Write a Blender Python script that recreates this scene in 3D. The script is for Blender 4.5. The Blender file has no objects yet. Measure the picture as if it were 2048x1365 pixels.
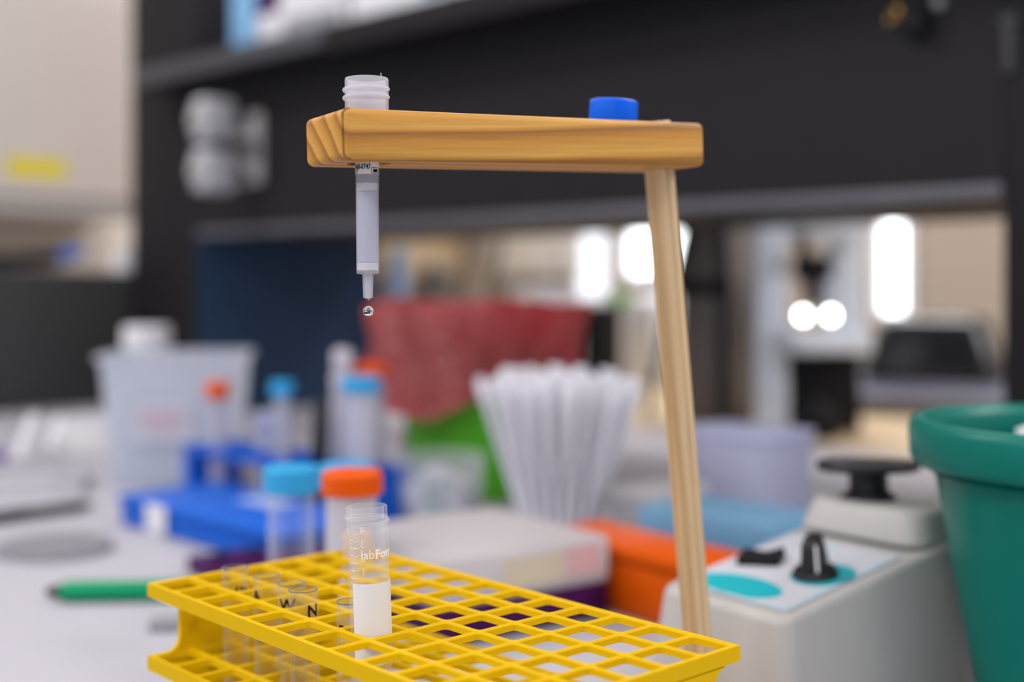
import bpy, bmesh, math, random
from mathutils import Vector, Matrix
random.seed(7)
SC = bpy.context.scene
COL = SC.collection
PI = math.pi

# ------------------------------------------------------------------ camera, world, lights, exposure
BENCH = 0.90                      # worktop height
CAMZ = BENCH + 0.218              # lens height
F = 2500.0                        # focal length in pixels of the 2048 px frame
HY = 570.0                        # horizon row
cam_d = bpy.data.cameras.new('camera'); cam = bpy.data.objects.new('camera', cam_d); COL.objects.link(cam)
cam.location = (0, 0, CAMZ); cam.rotation_euler = (PI/2, 0, 0)
cam_d.sensor_width = 36.0; cam_d.lens = F/2048*36
cam_d.shift_y = -(682.5-HY)/2048
cam_d.clip_start = 0.02
cam_d.dof.use_dof = True; cam_d.dof.focus_distance = 0.464; cam_d.dof.aperture_fstop = 3.5
SC.camera = cam

SC.view_settings.view_transform = 'Standard'; SC.view_settings.look = 'None'
SC.view_settings.gamma = 1.0; SC.view_settings.use_curve_mapping = False
SC.view_settings.exposure = 0.0

w = bpy.data.worlds.new('world'); SC.world = w; w.use_nodes = True
bg = w.node_tree.nodes['Background']; bg.inputs[0].default_value = (0.86, 0.90, 1.0, 1); bg.inputs[1].default_value = 0.80
CY = SC.cycles; CY.max_bounces = 8; CY.diffuse_bounces = 3; CY.glossy_bounces = 3; CY.transmission_bounces = 6; CY.transparent_max_bounces = 14
CY.caustics_reflective = False; CY.caustics_refractive = False

RZ = math.radians(-44.8)          # the bench runs at this heading; local x along it, local y away from its front
CR, SR = math.cos(RZ), math.sin(RZ)
def wl(u, m): return (CR*u - SR*m, SR*u + CR*m)          # bench frame -> world

LAMPS = [(-0.9, 0.25, 5), (0.7, 0.25, 5), (-0.9, -1.6, 26), (0.7, -1.6, 26), (-1.4, 2.6, 44), (0.9, 1.8, 40), (-3.2, 2.6, 44), (-2.1, -0.3, 26)]
for (u, m, en) in LAMPS:
    ld = bpy.data.lights.new('ceiling_lamp_light', 'AREA'); ld.shape = 'RECTANGLE'; ld.size = 1.15; ld.size_y = 0.55
    ld.energy = en; ld.color = (1.0, 0.97, 0.96)
    lo = bpy.data.objects.new('ceiling_lamp_light', ld); COL.objects.link(lo)
    x, y = wl(u, m); lo.location = (x, y, 2.70); lo.rotation_euler = (0, 0, RZ)

# ------------------------------------------------------------------ helpers
def zo(off): return CAMZ + off
def at(px, py, Y): return Vector(((px-1024)/F*Y, Y, CAMZ-(py-HY)/F*Y))
def on_bench(px, py):
    Y = (CAMZ-BENCH)*F/(py-HY); return Vector(((px-1024)/F*Y, Y, BENCH))
def frame_u(px, m):                                        # bench coordinate u seen at column px in the plane m
    k = (px-1024)/F
    return m*(CR*k + SR)/(CR - SR*k)
def frame_z(px, py, m):
    u = frame_u(px, m); x, y = wl(u, m); return CAMZ-(py-HY)/F*y

def new_obj(name, me, mat, parent=None):
    o = bpy.data.objects.new(name, me); COL.objects.link(o)
    if mat: me.materials.append(mat)
    if parent is not None: o.parent = parent
    return o
def obj(name, bm, mat, parent=None, ang=35, flat=False):
    bmesh.ops.recalc_face_normals(bm, faces=bm.faces[:])
    me = bpy.data.meshes.new(name); bm.to_mesh(me); bm.free()
    if not flat:
        for p in me.polygons: p.use_smooth = True
        me.set_sharp_from_angle(angle=math.radians(ang))
    return new_obj(name, me, mat, parent)
def tag(o, label, cat=None, group=None, kind=None):
    o['label'] = label
    if cat: o['category'] = cat
    if group: o['group'] = group
    if kind: o['kind'] = kind
    return o
def thing(name, label, cat, loc=(0, 0, 0), rot=(0, 0, 0), group=None):
    o = bpy.data.objects.new(name, None); COL.objects.link(o); o.empty_display_size = 0.01
    o.location = loc; o.rotation_euler = rot if not isinstance(rot, (int, float)) else (0, 0, rot)
    return tag(o, label, cat, group)
def struct(o): o['kind'] = 'structure'; return o
def copy_tree(o, parent=None):
    c = o.copy(); COL.objects.link(c)
    if parent is not None: c.parent = parent
    for ch in list(o.children): copy_tree(ch, c)
    return c

def add(bm, b2, M=None):
    if M is not None: bmesh.ops.transform(b2, matrix=M, verts=b2.verts[:])
    me = bpy.data.meshes.new('tmp'); b2.to_mesh(me); b2.free(); bm.from_mesh(me); bpy.data.meshes.remove(me)
def box(x0, x1, y0, y1, z0, z1, r=0, seg=2):
    bm = bmesh.new(); bmesh.ops.create_cube(bm, size=1)
    for v in bm.verts:
        v.co = Vector(((x0+x1)/2+v.co.x*(x1-x0), (y0+y1)/2+v.co.y*(y1-y0), (z0+z1)/2+v.co.z*(z1-z0)))
    if r: bmesh.ops.bevel(bm, geom=bm.edges[:], offset=r, segments=seg, profile=0.5, affect='EDGES')
    return bm
def boxes(lst):
    bm = bmesh.new()
    for b in lst: add(bm, box(*b))
    return bm
def taper_box(wb, db, wt, dt, z0, z1, r=0.003, seg=2, rv=None):
    bm = bmesh.new()
    lo = [bm.verts.new((sx*wb/2, sy*db/2, z0)) for sx, sy in ((-1,-1),(1,-1),(1,1),(-1,1))]
    hi = [bm.verts.new((sx*wt/2, sy*dt/2, z1)) for sx, sy in ((-1,-1),(1,-1),(1,1),(-1,1))]
    bm.faces.new(lo[::-1]); bm.faces.new(hi)
    ve = []
    for k in range(4):
        f = bm.faces.new((lo[k], lo[(k+1)%4], hi[(k+1)%4], hi[k]))
    bm.edges.ensure_lookup_table()
    if rv:
        ve = [e for e in bm.edges if abs(e.verts[0].co.z-e.verts[1].co.z) > 1e-6]
        bmesh.ops.bevel(bm, geom=ve, offset=rv, segments=4, profile=0.5, affect='EDGES')
    if r:
        es = bm.edges[:] if not rv else [e for e in bm.edges if abs(e.verts[0].co.z-e.verts[1].co.z) < 1e-6]
        bmesh.ops.bevel(bm, geom=es, offset=r, segments=seg, profile=0.5, affect='EDGES')
    return bm
def lathe(prof, seg=40, closed=False, rfun=None):
    """prof: list of (r, z); a closed profile makes a ring-shaped wall."""
    bm = bmesh.new(); rings = []
    for (r, z) in prof:
        if r <= 1e-7: rings.append([bm.verts.new((0, 0, z))])
        else:
            rings.append([bm.verts.new((r*math.cos(2*PI*k/seg)*(rfun(2*PI*k/seg, r, z) if rfun else 1),
                                        r*math.sin(2*PI*k/seg)*(rfun(2*PI*k/seg, r, z) if rfun else 1), z)) for k in range(seg)])
    n = len(rings)
    for a in range(n if closed else n-1):
        A, B = rings[a], rings[(a+1) % n]
        for k in range(seg):
            k2 = (k+1) % seg
            if len(A) == 1 and len(B) == 1: break
            if len(A) == 1: bm.faces.new((A[0], B[k], B[k2]))
            elif len(B) == 1: bm.faces.new((A[k], A[k2], B[0]))
            else: bm.faces.new((A[k], A[k2], B[k2], B[k]))
    return bm
def sweep(pts, r, seg=10, radii=None, caps=True):
    bm = bmesh.new(); pts = [Vector(p) for p in pts]; rings = []
    prev = None
    for i, p in enumerate(pts):
        t = (pts[min(i+1, len(pts)-1)]-pts[max(i-1, 0)]).normalized()
        a = prev if prev is not None else (Vector((0, 0, 1)) if abs(t.z) < 0.9 else Vector((1, 0, 0)))
        n = (a - t*a.dot(t)).normalized(); b = t.cross(n); prev = n
        rr = radii[i] if radii else r
        rings.append([bm.verts.new(p+(n*math.cos(2*PI*k/seg)+b*math.sin(2*PI*k/seg))*rr) for k in range(seg)])
    for A, B in zip(rings, rings[1:]):
        for k in range(seg): bm.faces.new((A[k], A[(k+1)%seg], B[(k+1)%seg], B[k]))
    if caps: bm.faces.new(rings[0][::-1]); bm.faces.new(rings[-1])
    return bm
def prism(poly, y0, y1, r=0, seg=2):
    """poly in (x, z), extruded along y."""
    bm = bmesh.new()
    A = [bm.verts.new((x, y0, z)) for x, z in poly]; B = [bm.verts.new((x, y1, z)) for x, z in poly]
    bm.faces.new(A); bm.faces.new(B[::-1]); n = len(poly)
    for k in range(n): bm.faces.new((A[k], A[(k+1)%n], B[(k+1)%n], B[k]))
    if r: bmesh.ops.bevel(bm, geom=bm.edges[:], offset=r, segments=seg, profile=0.5, affect='EDGES')
    return bm
def text_mesh(s, size, bold=0.0, align='LEFT'):
    c = bpy.data.curves.new('txt', 'FONT'); c.body = s; c.size = size; c.align_x = align; c.resolution_u = 3; c.offset = bold
    o = bpy.data.objects.new('txt', c); COL.objects.link(o)
    dg = bpy.context.evaluated_depsgraph_get(); dg.update()
    me = bpy.data.meshes.new_from_object(o.evaluated_get(dg))
    bm = bmesh.new(); bm.from_mesh(me); bpy.data.objects.remove(o); bpy.data.curves.remove(c); bpy.data.meshes.remove(me)
    bmesh.ops.triangulate(bm, faces=bm.faces[:])
    return bm
def wrap(bm, r, phi0, z0, xs=1.0, slope=0.0):
    for v in bm.verts:
        x = v.co.x*xs
        ph = phi0 + x/r
        v.co = Vector((r*math.sin(ph), -r*math.cos(ph), z0+v.co.y+slope*v.co.x))
    return bm
def arc_patch(r, p0, p1, z0, z1, n=20, th=0.0):
    bm = bmesh.new(); prev = None
    for k in range(n+1):
        p = p0+(p1-p0)*k/n
        a = bm.verts.new((r*math.sin(p), -r*math.cos(p), z0)); b = bm.verts.new((r*math.sin(p), -r*math.cos(p), z1))
        if prev: bm.faces.new((prev[0], a, b, prev[1]))
        prev = (a, b)
    return bm

# ------------------------------------------------------------------ materials
def mat(name):
    m = bpy.data.materials.new(name); m.use_nodes = True
    nt = m.node_tree; return m, nt, nt.nodes['Principled BSDF']
def lin(c): return tuple((x/12.92 if x <= 0.04045 else ((x+0.055)/1.055)**2.4) for x in (v/255 for v in c))
def plastic(name, col, rough=0.4, spec=0.3, noise=0.04, scale=60, metal=0.0, bump=0.0, coat=0.0):
    m, nt, p = mat(name)
    tc = nt.nodes.new('ShaderNodeTexCoord'); nz = nt.nodes.new('ShaderNodeTexNoise'); nz.inputs['Scale'].default_value = scale
    nt.links.new(tc.outputs['Object'], nz.inputs['Vector'])
    mx = nt.nodes.new('ShaderNodeMix'); mx.data_type = 'RGBA'
    mx.inputs[6].default_value = (*[c*(1-noise) for c in col], 1); mx.inputs[7].default_value = (*[min(1, c*(1+noise)) for c in col], 1)
    nt.links.new(nz.outputs['Fac'], mx.inputs[0]); nt.links.new(mx.outputs[2], p.inputs['Base Color'])
    p.inputs['Roughness'].default_value = rough; p.inputs['Specular IOR Level'].default_value = spec
    p.inputs['Metallic'].default_value = metal; p.inputs['Coat Weight'].default_value = coat
    if bump:
        b = nt.nodes.new('ShaderNodeBump'); b.inputs['Strength'].default_value = bump; b.inputs['Distance'].default_value = 0.001
        nt.links.new(nz.outputs['Fac'], b.inputs['Height']); nt.links.new(b.outputs[0], p.inputs['Normal'])
    return m
def frosted(name, col, fac=0.7, rough=0.35, transl=0.5, vary=0.06):
    """milky thin plastic: part see-through, part scattering."""
    m, nt, p = mat(name); out = nt.nodes['Material Output']
    p.inputs['Base Color'].default_value = (*col, 1); p.inputs['Roughness'].default_value = rough
    tl = nt.nodes.new('ShaderNodeBsdfTranslucent'); tl.inputs[0].default_value = (*col, 1)
    tr = nt.nodes.new('ShaderNodeBsdfTransparent'); tr.inputs[0].default_value = (*[min(1, c**0.3) for c in col], 1)
    a = nt.nodes.new('ShaderNodeMixShader'); a.inputs[0].default_value = transl
    nt.links.new(p.outputs[0], a.inputs[1]); nt.links.new(tl.outputs[0], a.inputs[2])
    b = nt.nodes.new('ShaderNodeMixShader')
    nz = nt.nodes.new('ShaderNodeTexNoise'); nz.inputs['Scale'].default_value = 40
    mr = nt.nodes.new('ShaderNodeMapRange'); mr.inputs[3].default_value = max(0, fac-vary); mr.inputs[4].default_value = min(1, fac+vary)
    tc = nt.nodes.new('ShaderNodeTexCoord'); nt.links.new(tc.outputs['Object'], nz.inputs['Vector'])
    nt.links.new(nz.outputs['Fac'], mr.inputs[0]); nt.links.new(mr.outputs[0], b.inputs[0])
    nt.links.new(tr.outputs[0], b.inputs[1]); nt.links.new(a.outputs[0], b.inputs[2]); nt.links.new(b.outputs[0], out.inputs[0])
    return m
def clear(name, tint=(1, 1, 1), base=0.05, edge=0.75, rough=0.05, haze=(0.9, 0.9, 0.95)):
    """clear thin-walled glass or plastic: transparent with a reflecting, slightly hazy rim."""
    m, nt, p = mat(name); out = nt.nodes['Material Output']
    lw = nt.nodes.new('ShaderNodeLayerWeight'); lw.inputs[0].default_value = 0.22
    mr = nt.nodes.new('ShaderNodeMapRange'); mr.inputs[3].default_value = base; mr.inputs[4].default_value = edge
    tr = nt.nodes.new('ShaderNodeBsdfTransparent'); tr.inputs[0].default_value = (*tint, 1)
    p.inputs['Base Color'].default_value = (*haze, 1); p.inputs['Roughness'].default_value = rough
    p.inputs['Specular IOR Level'].default_value = 0.8
    mx = nt.nodes.new('ShaderNodeMixShader')
    nt.links.new(lw.outputs['Facing'], mr.inputs[0]); nt.links.new(mr.outputs[0], mx.inputs[0])
    nt.links.new(tr.outputs[0], mx.inputs[1]); nt.links.new(p.outputs[0], mx.inputs[2]); nt.links.new(mx.outputs[0], out.inputs[0])
    return m
def glass(name, tint=(1, 1, 1), ior=1.45):
    m, nt, p = mat(name)
    p.inputs['Base Color'].default_value = (*tint, 1); p.inputs['Roughness'].default_value = 0.0
    p.inputs['Transmission Weight'].default_value = 1.0; p.inputs['IOR'].default_value = ior
    return m
def emit(name, col, s):
    m, nt, p = mat(name); p.inputs['Base Color'].default_value = (*col, 1)
    p.inputs['Emission Color'].default_value = (*col, 1); p.inputs['Emission Strength'].default_value = s
    return m
def pine(name, dark, mid, light, period, axis=(0.0, 0.02, -0.03), tilt=(0, 0, 0), rough=0.55, wander=(4, 26, 26)):
    m, nt, p = mat(name); N = nt.nodes.new
    tc = N('ShaderNodeTexCoord'); mp = N('ShaderNodeMapping'); mp.inputs['Location'].default_value = axis; mp.inputs['Rotation'].default_value = tilt
    nt.links.new(tc.outputs['Object'], mp.inputs['Vector'])
    # slow wander of the growth rings along the length
    sc = N('ShaderNodeVectorMath'); sc.operation = 'MULTIPLY'; sc.inputs[1].default_value = wander
    nt.links.new(mp.outputs[0], sc.inputs[0])
    nz = N('ShaderNodeTexNoise'); nz.inputs['Scale'].default_value = 1.0; nz.inputs['Detail'].default_value = 2
    nt.links.new(sc.outputs[0], nz.inputs['Vector'])
    sep = N('ShaderNodeSeparateXYZ'); nt.links.new(mp.outputs[0], sep.inputs[0])
    yy = N('ShaderNodeMath'); yy.operation = 'MULTIPLY'; nt.links.new(sep.outputs[1], yy.inputs[0]); nt.links.new(sep.outputs[1], yy.inputs[1])
    zz = N('ShaderNodeMath'); zz.operation = 'MULTIPLY_ADD'; nt.links.new(sep.outputs[2], zz.inputs[0]); nt.links.new(sep.outputs[2], zz.inputs[1]); nt.links.new(yy.outputs[0], zz.inputs[2])
    rt = N('ShaderNodeMath'); rt.operation = 'SQRT'; nt.links.new(zz.outputs[0], rt.inputs[0])
    ad = N('ShaderNodeMath'); ad.operation = 'MULTIPLY_ADD'; ad.inputs[1].default_value = period*1.5; nt.links.new(nz.outputs['Fac'], ad.inputs[0]); nt.links.new(rt.outputs[0], ad.inputs[2])
    dv = N('ShaderNodeMath'); dv.operation = 'DIVIDE'; dv.inputs[1].default_value = period; nt.links.new(ad.outputs[0], dv.inputs[0])
    fr = N('ShaderNodeMath'); fr.operation = 'FRACT'; nt.links.new(dv.outputs[0], fr.inputs[0])
    cr = N('ShaderNodeValToRGB'); e = cr.color_ramp.elements
    e[0].position = 0.0; e[0].color = (*light, 1); e[1].position = 1.0; e[1].color = (*light, 1)
    for pos, c in ((0.45, mid), (0.78, dark), (0.88, mid)):
        k = e.new(pos); k.color = (*c, 1)
    nt.links.new(fr.outputs[0], cr.inputs[0])
    # fine fibre streaks
    s2 = N('ShaderNodeVectorMath'); s2.operation = 'MULTIPLY'; s2.inputs[1].default_value = (25, 900, 900); nt.links.new(mp.outputs[0], s2.inputs[0])
    n2 = N('ShaderNodeTexNoise'); n2.inputs['Scale'].default_value = 1; n2.inputs['Detail'].default_value = 3; nt.links.new(s2.outputs[0], n2.inputs['Vector'])
    mr = N('ShaderNodeMapRange'); mr.inputs[1].default_value = 0.25; mr.inputs[2].default_value = 0.75; mr.inputs[3].default_value = 0.86; mr.inputs[4].default_value = 1.1
    nt.links.new(n2.outputs['Fac'], mr.inputs[0])
    ml = N('ShaderNodeVectorMath'); ml.operation = 'MULTIPLY'; nt.links.new(cr.outputs[0], ml.inputs[0]); nt.links.new(mr.outputs[0], ml.inputs[1])
    nt.links.new(ml.outputs[0], p.inputs['Base Color']); p.inputs['Roughness'].default_value = rough
    b = N('ShaderNodeBump'); b.inputs['Strength'].default_value = 0.08; b.inputs['Distance'].default_value = 0.0005
    nt.links.new(n2.outputs['Fac'], b.inputs['Height']); nt.links.new(b.outputs[0], p.inputs['Normal'])
    return m

M = {}
M['bench'] = plastic('bench_laminate', (0.435, 0.42, 0.468), 0.5, 0.2, 0.02, 30)
M['beige'] = plastic('beige_laminate', lin((196, 172, 138)), 0.5, 0.4, 0.06, 12)
M['black'] = plastic('black_laminate', (0.011, 0.0095, 0.0115), 0.6, 0.22, 0.15, 25)
M['navy'] = plastic('navy_and_blue_sheen', (0.013, 0.042, 0.100), 0.4, 0.3, 0.15, 8)
M['lip'] = plastic('grey_edge_strip', (0.055, 0.055, 0.065), 0.4, 0.5, 0.1, 20)
M['edge_bright'] = plastic('lit_edge_strip', (0.10, 0.096, 0.115), 0.35, 0.5, 0.25, 14)  # lighter grey paints in the light caught by the lower flange
M['cream'] = plastic('cream_paint', lin((216, 206, 200)), 0.5, 0.4, 0.02, 5)
M['wall'] = plastic('wall_paint', lin((196, 186, 176)), 0.7, 0.3, 0.03, 4)
M['taupe'] = plastic('taupe_paint', lin((160, 146, 132)), 0.7, 0.3, 0.04, 4)
M['dgrey'] = plastic('dark_grey_panel', (0.052, 0.052, 0.052), 0.6, 0.3, 0.08, 10)
M['floor'] = plastic('floor_vinyl', (0.35, 0.34, 0.33), 0.5, 0.4, 0.1, 15)
M['ceiling'] = plastic('ceiling_tile', (0.75, 0.75, 0.75), 0.9, 0.2, 0.05, 20)
M['white'] = plastic('white_plastic', (0.80, 0.80, 0.83), 0.4)
M['bright_white'] = plastic('bright_white_enamel', (0.80, 0.87, 0.99), 0.4)
M['offwhite'] = plastic('warm_white_plastic', (0.46, 0.445, 0.43), 0.42)
M['paper'] = plastic('white_paper', (0.72, 0.71, 0.74), 0.8, 0.2)
M['greyp'] = plastic('grey_plastic', (0.32, 0.32, 0.34), 0.45)
M['yellow'] = plastic('yellow_polypropylene', (0.67, 0.41, 0.0), 0.5, 0.08, 0.02, 200)
M['blackp'] = plastic('black_rubber', (0.012, 0.012, 0.015), 0.45, 0.4)
M['ink'] = plastic('black_ink', (0.008, 0.008, 0.010), 0.6, 0.2)
M['bluecap'] = plastic('blue_cap_plastic', (0.0, 0.105, 0.74), 0.42, 0.15)
M['skycap'] = plastic('sky_blue_cap_plastic', (0.035, 0.34, 0.66), 0.42, 0.15)
M['orangecap'] = plastic('orange_cap_plastic', (0.74, 0.09, 0.0), 0.4, 0.15)
M['orange'] = plastic('orange_box_plastic', (0.62, 0.085, 0.0), 0.42, 0.15)
M['purple'] = plastic('purple_plastic', (0.052, 0.006, 0.075), 0.4, 0.15)
M['blue'] = plastic('blue_plastic', (0.008, 0.11, 0.56), 0.42, 0.15)
M['green'] = plastic('green_bin_plastic', (0.11, 0.50, 0.03), 0.4, 0.15)
M['teal'] = plastic('teal_bucket_rubber', (0.0, 0.150, 0.120), 0.34, 0.2, 0.06, 30)
M['pen'] = plastic('green_pen_plastic', (0.0, 0.26, 0.11), 0.35, 0.15)
M['tealprint'] = plastic('teal_print', (0.012, 0.40, 0.46), 0.45)
M['paleprint'] = plastic('pale_blue_print', (0.42, 0.56, 0.62), 0.5)
M['panel'] = plastic('pale_panel_film', (0.56, 0.56, 0.62), 0.4)
M['steel'] = plastic('brushed_steel', (0.45, 0.46, 0.50), 0.35, 0.5, 0.1, 30, metal=0.9)
M['silver'] = plastic('silver_paint', (0.26, 0.27, 0.36), 0.35, 0.5, 0.1, 10)
M['brass'] = plastic('brass', (0.55, 0.33, 0.10), 0.35, 0.5, 0.05, 30, metal=1.0)
M['pine'] = pine('pine_board', (0.30, 0.120, 0.014), (0.53, 0.235, 0.026), (0.64, 0.335, 0.058), 0.0088, axis=(0, -0.07, 0.043), tilt=(0, math.radians(1.6), math.radians(0.8)))
M['dowel'] = pine('birch_dowel', (0.50, 0.32, 0.15), (0.62, 0.43, 0.24), (0.68, 0.49, 0.29), 0.0035, axis=(0, -0.02, 0.02), tilt=(0, math.radians(90), 0), rough=0.6, wander=(2.5, 60, 60))
M['clear'] = clear('clear_plastic', base=0.03, edge=0.5, haze=(0.75, 0.75, 0.80))
M['glass'] = clear('test_tube_glass', base=0.012, edge=0.38, haze=(0.5, 0.5, 0.45))
M['milky'] = frosted('milky_polypropylene', (0.80, 0.80, 0.86), 0.50)
M['reservoir'] = frosted('thin_milky_polypropylene', (0.82, 0.82, 0.88), 0.36)
M['barrel'] = frosted('thin_barrel_plastic', (0.84, 0.84, 0.90), 0.28, vary=0.0)
M['thin'] = frosted('thin_clear_polypropylene', (0.80, 0.82, 0.86), 0.28)
M['milky2'] = frosted('dense_milky_polypropylene', (0.84, 0.83, 0.88), 0.8)
M['lid'] = frosted('frosted_lid', (0.72, 0.70, 0.72), 0.86, 0.45)
M['jar'] = frosted('translucent_container', (0.82, 0.85, 0.92), 0.55)
M['lilac'] = frosted('lilac_frosted_box', (0.66, 0.68, 0.84), 0.85)
M['tip'] = frosted('pale_blue_frosted', (0.30, 0.55, 0.74), 0.75)
M['straw'] = frosted('straw_plastic', (0.95, 0.95, 0.99), 0.95, 0.4, 0.4)
M['label'] = plastic('label_paper', (0.76, 0.74, 0.74), 0.6, 0.3)
M['print_white'] = plastic('white_print', (0.85, 0.84, 0.86), 0.6, 0.3)
M['resin'] = plastic('white_resin_slurry', (0.52, 0.52, 0.60), 0.7, 0.2, 0.03, 900)
M['frit'] = plastic('porous_frit', (0.80, 0.75, 0.73), 0.8, 0.2)
M['foil'] = frosted('liquid_meniscus', (0.40, 0.42, 0.50), 0.8, 0.15)
M['water'] = glass('water', ior=1.333)
M['liquid'] = clear('water_in_tube', base=0.02, edge=0.4)
M['cloudy'] = frosted('cloudy_cap', (0.82, 0.70, 0.62), 0.72)
M['window'] = emit('daylight_pane', (0.92, 0.96, 1.0), 5.0)
M['window_soft'] = emit('blind_daylight', (0.86, 0.91, 1.0), 0.9)
M['lamp'] = emit('illuminator_bulb', (1.0, 0.98, 0.95), 14.0)
M['diffuser'] = emit('lamp_diffuser', (1.0, 0.97, 0.95), 1.5)
M['yellow_label'] = plastic('yellow_sticker', (0.75, 0.62, 0.0), 0.5)
M['redink'] = plastic('red_print', (0.60, 0.40, 0.44), 0.6)
M['dull_label'] = plastic('faded_label', (0.56, 0.56, 0.64), 0.7)

def red_bag_mat():
    m, nt, p = mat('red_film'); out = nt.nodes['Material Output']; N = nt.nodes.new
    p.inputs['Base Color'].default_value = (0.80, 0.15, 0.16, 1); p.inputs['Roughness'].default_value = 0.2; p.inputs['Coat Weight'].default_value = 1.0; p.inputs['Coat Roughness'].default_value = 0.25; p.inputs['Specular IOR Level'].default_value = 1.0
    tl = N('ShaderNodeBsdfTranslucent'); tl.inputs[0].default_value = (0.9, 0.12, 0.14, 1)
    tr = N('ShaderNodeBsdfTransparent'); tr.inputs[0].default_value = (0.9, 0.25, 0.25, 1)
    a = N('ShaderNodeMixShader'); a.inputs[0].default_value = 0.4; nt.links.new(p.outputs[0], a.inputs[1]); nt.links.new(tl.outputs[0], a.inputs[2])
    b = N('ShaderNodeMixShader'); b.inputs[0].default_value = 0.85; nt.links.new(tr.outputs[0], b.inputs[1]); nt.links.new(a.outputs[0], b.inputs[2])
    nz = N('ShaderNodeTexNoise'); nz.inputs['Scale'].default_value = 24; nz.inputs['Detail'].default_value = 2.5
    bp = N('ShaderNodeBump'); bp.inputs['Strength'].default_value = 1.0; bp.inputs['Distance'].default_value = 0.03; nt.links.new(bp.outputs[0], p.inputs['Coat Normal'])
    nt.links.new(nz.outputs['Fac'], bp.inputs['Height']); nt.links.new(bp.outputs[0], p.inputs['Normal'])
    nt.links.new(b.outputs[0], out.inputs[0]); return m
M['redbag'] = red_bag_mat()

# ------------------------------------------------------------------ the room (bench frame: x along the bench, y away from its front)
def placed(name, bm, m, rz=RZ, loc=(0, 0, 0)):
    o = obj(name, bm, m); o.location = loc; o.rotation_euler = (0, 0, rz); return o
ROOM_U0, ROOM_U1, ROOM_M1 = -4.6, 2.6, 4.1
struct(placed('floor', box(ROOM_U0, ROOM_U1, -2.6, ROOM_M1, -0.1, 0), M['floor']))
struct(placed('ceiling', box(ROOM_U0, ROOM_U1, -2.6, ROOM_M1, 2.78, 2.86), M['ceiling']))
struct(placed('wall_left', box(ROOM_U0-0.1, ROOM_U0, -2.6, ROOM_M1, 0, 2.78), M['wall']))
WB = ROOM_M1
struct(placed('wall_back', box(ROOM_U0, ROOM_U1, WB, WB+0.1, 0, 2.78), M['taupe']))

def ceiling_lamp(u, m, first=[None]):
    if first[0] is None:
        t = thing('ceiling_lamp', 'flat rectangular ceiling light panel above the bench', 'lamp', group='ceiling light panels')
        fr = bmesh.new()
        for b in ((-.6, .6, -.3, -.27), (-.6, .6, .27, .3), (-.6, -.57, -.27, .27), (.57, .6, -.27, .27)):
            add(fr, box(*b, -0.02, 0.06))
        obj('frame', fr, M['white'], t); obj('diffuser', box(-.57, .57, -.27, .27, 0.0, 0.01), M['diffuser'], t)
        first[0] = t
    else: t = copy_tree(first[0])
    x, y = wl(u, m); t.location = (x, y, 2.72); t.rotation_euler = (0, 0, RZ)
for (u, m, en) in LAMPS: ceiling_lamp(u, m)

# windows in the back wall
def window(n, px0, px1, py0, py1, pane):
    m = WB-0.004
    u0, u1 = frame_u(px0, m), frame_u(px1, m); z1 = frame_z((px0+px1)/2, py0, m); z0 = frame_z((px0+px1)/2, py1, m)
    t = bpy.data.objects.new('window_%d' % n, None); COL.objects.link(t); t.rotation_euler = (0, 0, RZ); t['kind'] = 'structure'
    obj('pane', box(u0, u1, m-0.006, m, z0, z1), pane, t)
    fb = bmesh.new(); e = 0.03
    for b in ((u0-e, u1+e, z1, z1+e), (u0-e, u1+e, z0-e, z0), (u0-e, u0, z0, z1), (u1, u1+e, z0, z1)):
        add(fb, box(b[0], b[1], m-0.03, m+0.002, b[2], b[3]))
    obj('window_frame', fb, M['white'], t)
window(1, 1772, 1812, 380, 622, M['window'])
window(2, 1268, 1378, 380, 545, M['window'])
window(3, 1168, 1216, 380, 590, M['window_soft'])

# ------------------------------------------------------------------ lab bench
bt = thing('lab_bench', 'long lab bench with a smooth white worktop under everything', 'bench', (0, 0, 0), RZ)
obj('worktop', box(-2.5, 1.2, 0.20, 1.49, BENCH-0.03, BENCH, 0.004), M['bench'], bt)
obj('cabinet_base', box(-2.48, 1.18, 0.26, 1.48, 0.0, BENCH-0.031), M['cream'], bt)
bb = thing('far_bench', 'beige laminate bench joined to the back of the black shelf unit', 'bench', (0, 0, 0), RZ)
obj('worktop', box(-2.5, 1.2, 1.491, 2.35, BENCH-0.03, BENCH, 0.003), M['beige'], bb)
obj('cabinet_base', box(-2.48, 1.18, 1.492, 2.3, 0.0, BENCH-0.031), M['cream'], bb)

# ------------------------------------------------------------------ black shelf unit on the bench
PM = 1.106; PB = 1.486
UL0, UL1 = frame_u(262, PM), frame_u(397, PM)
UR0, UR1 = frame_u(2006, PM), frame_u(2006, PM)+0.16
sh = thing('shelf_unit', 'tall black shelf unit with a wide opening standing on the white bench', 'shelf', (0, 0, 0), RZ)
ZB = zo(0.079); ZS = zo(0.325)
obj('upright', box(UL0, UL1-0.004, PM, PB, BENCH, ZS+0.42, 0.002), M['black'], sh)
obj('upright', box(UR0, UR1, PM, PB, BENCH, ZS+0.42, 0.002), M['black'], sh)
obj('inner_side_panel', box(UL1-0.004, UL1, PM+0.002, PB, BENCH, ZB), M['navy'], sh)  # navy colour stands in for blue window light reflected by black laminate
obj('front_panel', box(UL1, UR0, PM, PM+0.02, ZB+0.012, ZS), M['black'], sh)
obj('back_panel', box(UL1, UR0, PB-0.02, PB, ZB+0.012, ZS), M['black'], sh)
obj('bottom_board', box(UL1, UR0, PM+0.002, PB, ZB, ZB+0.0119), M['black'], sh)
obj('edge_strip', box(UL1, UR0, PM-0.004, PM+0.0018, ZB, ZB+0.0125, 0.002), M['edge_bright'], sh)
ULS = frame_u(264, PM-0.072)
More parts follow.
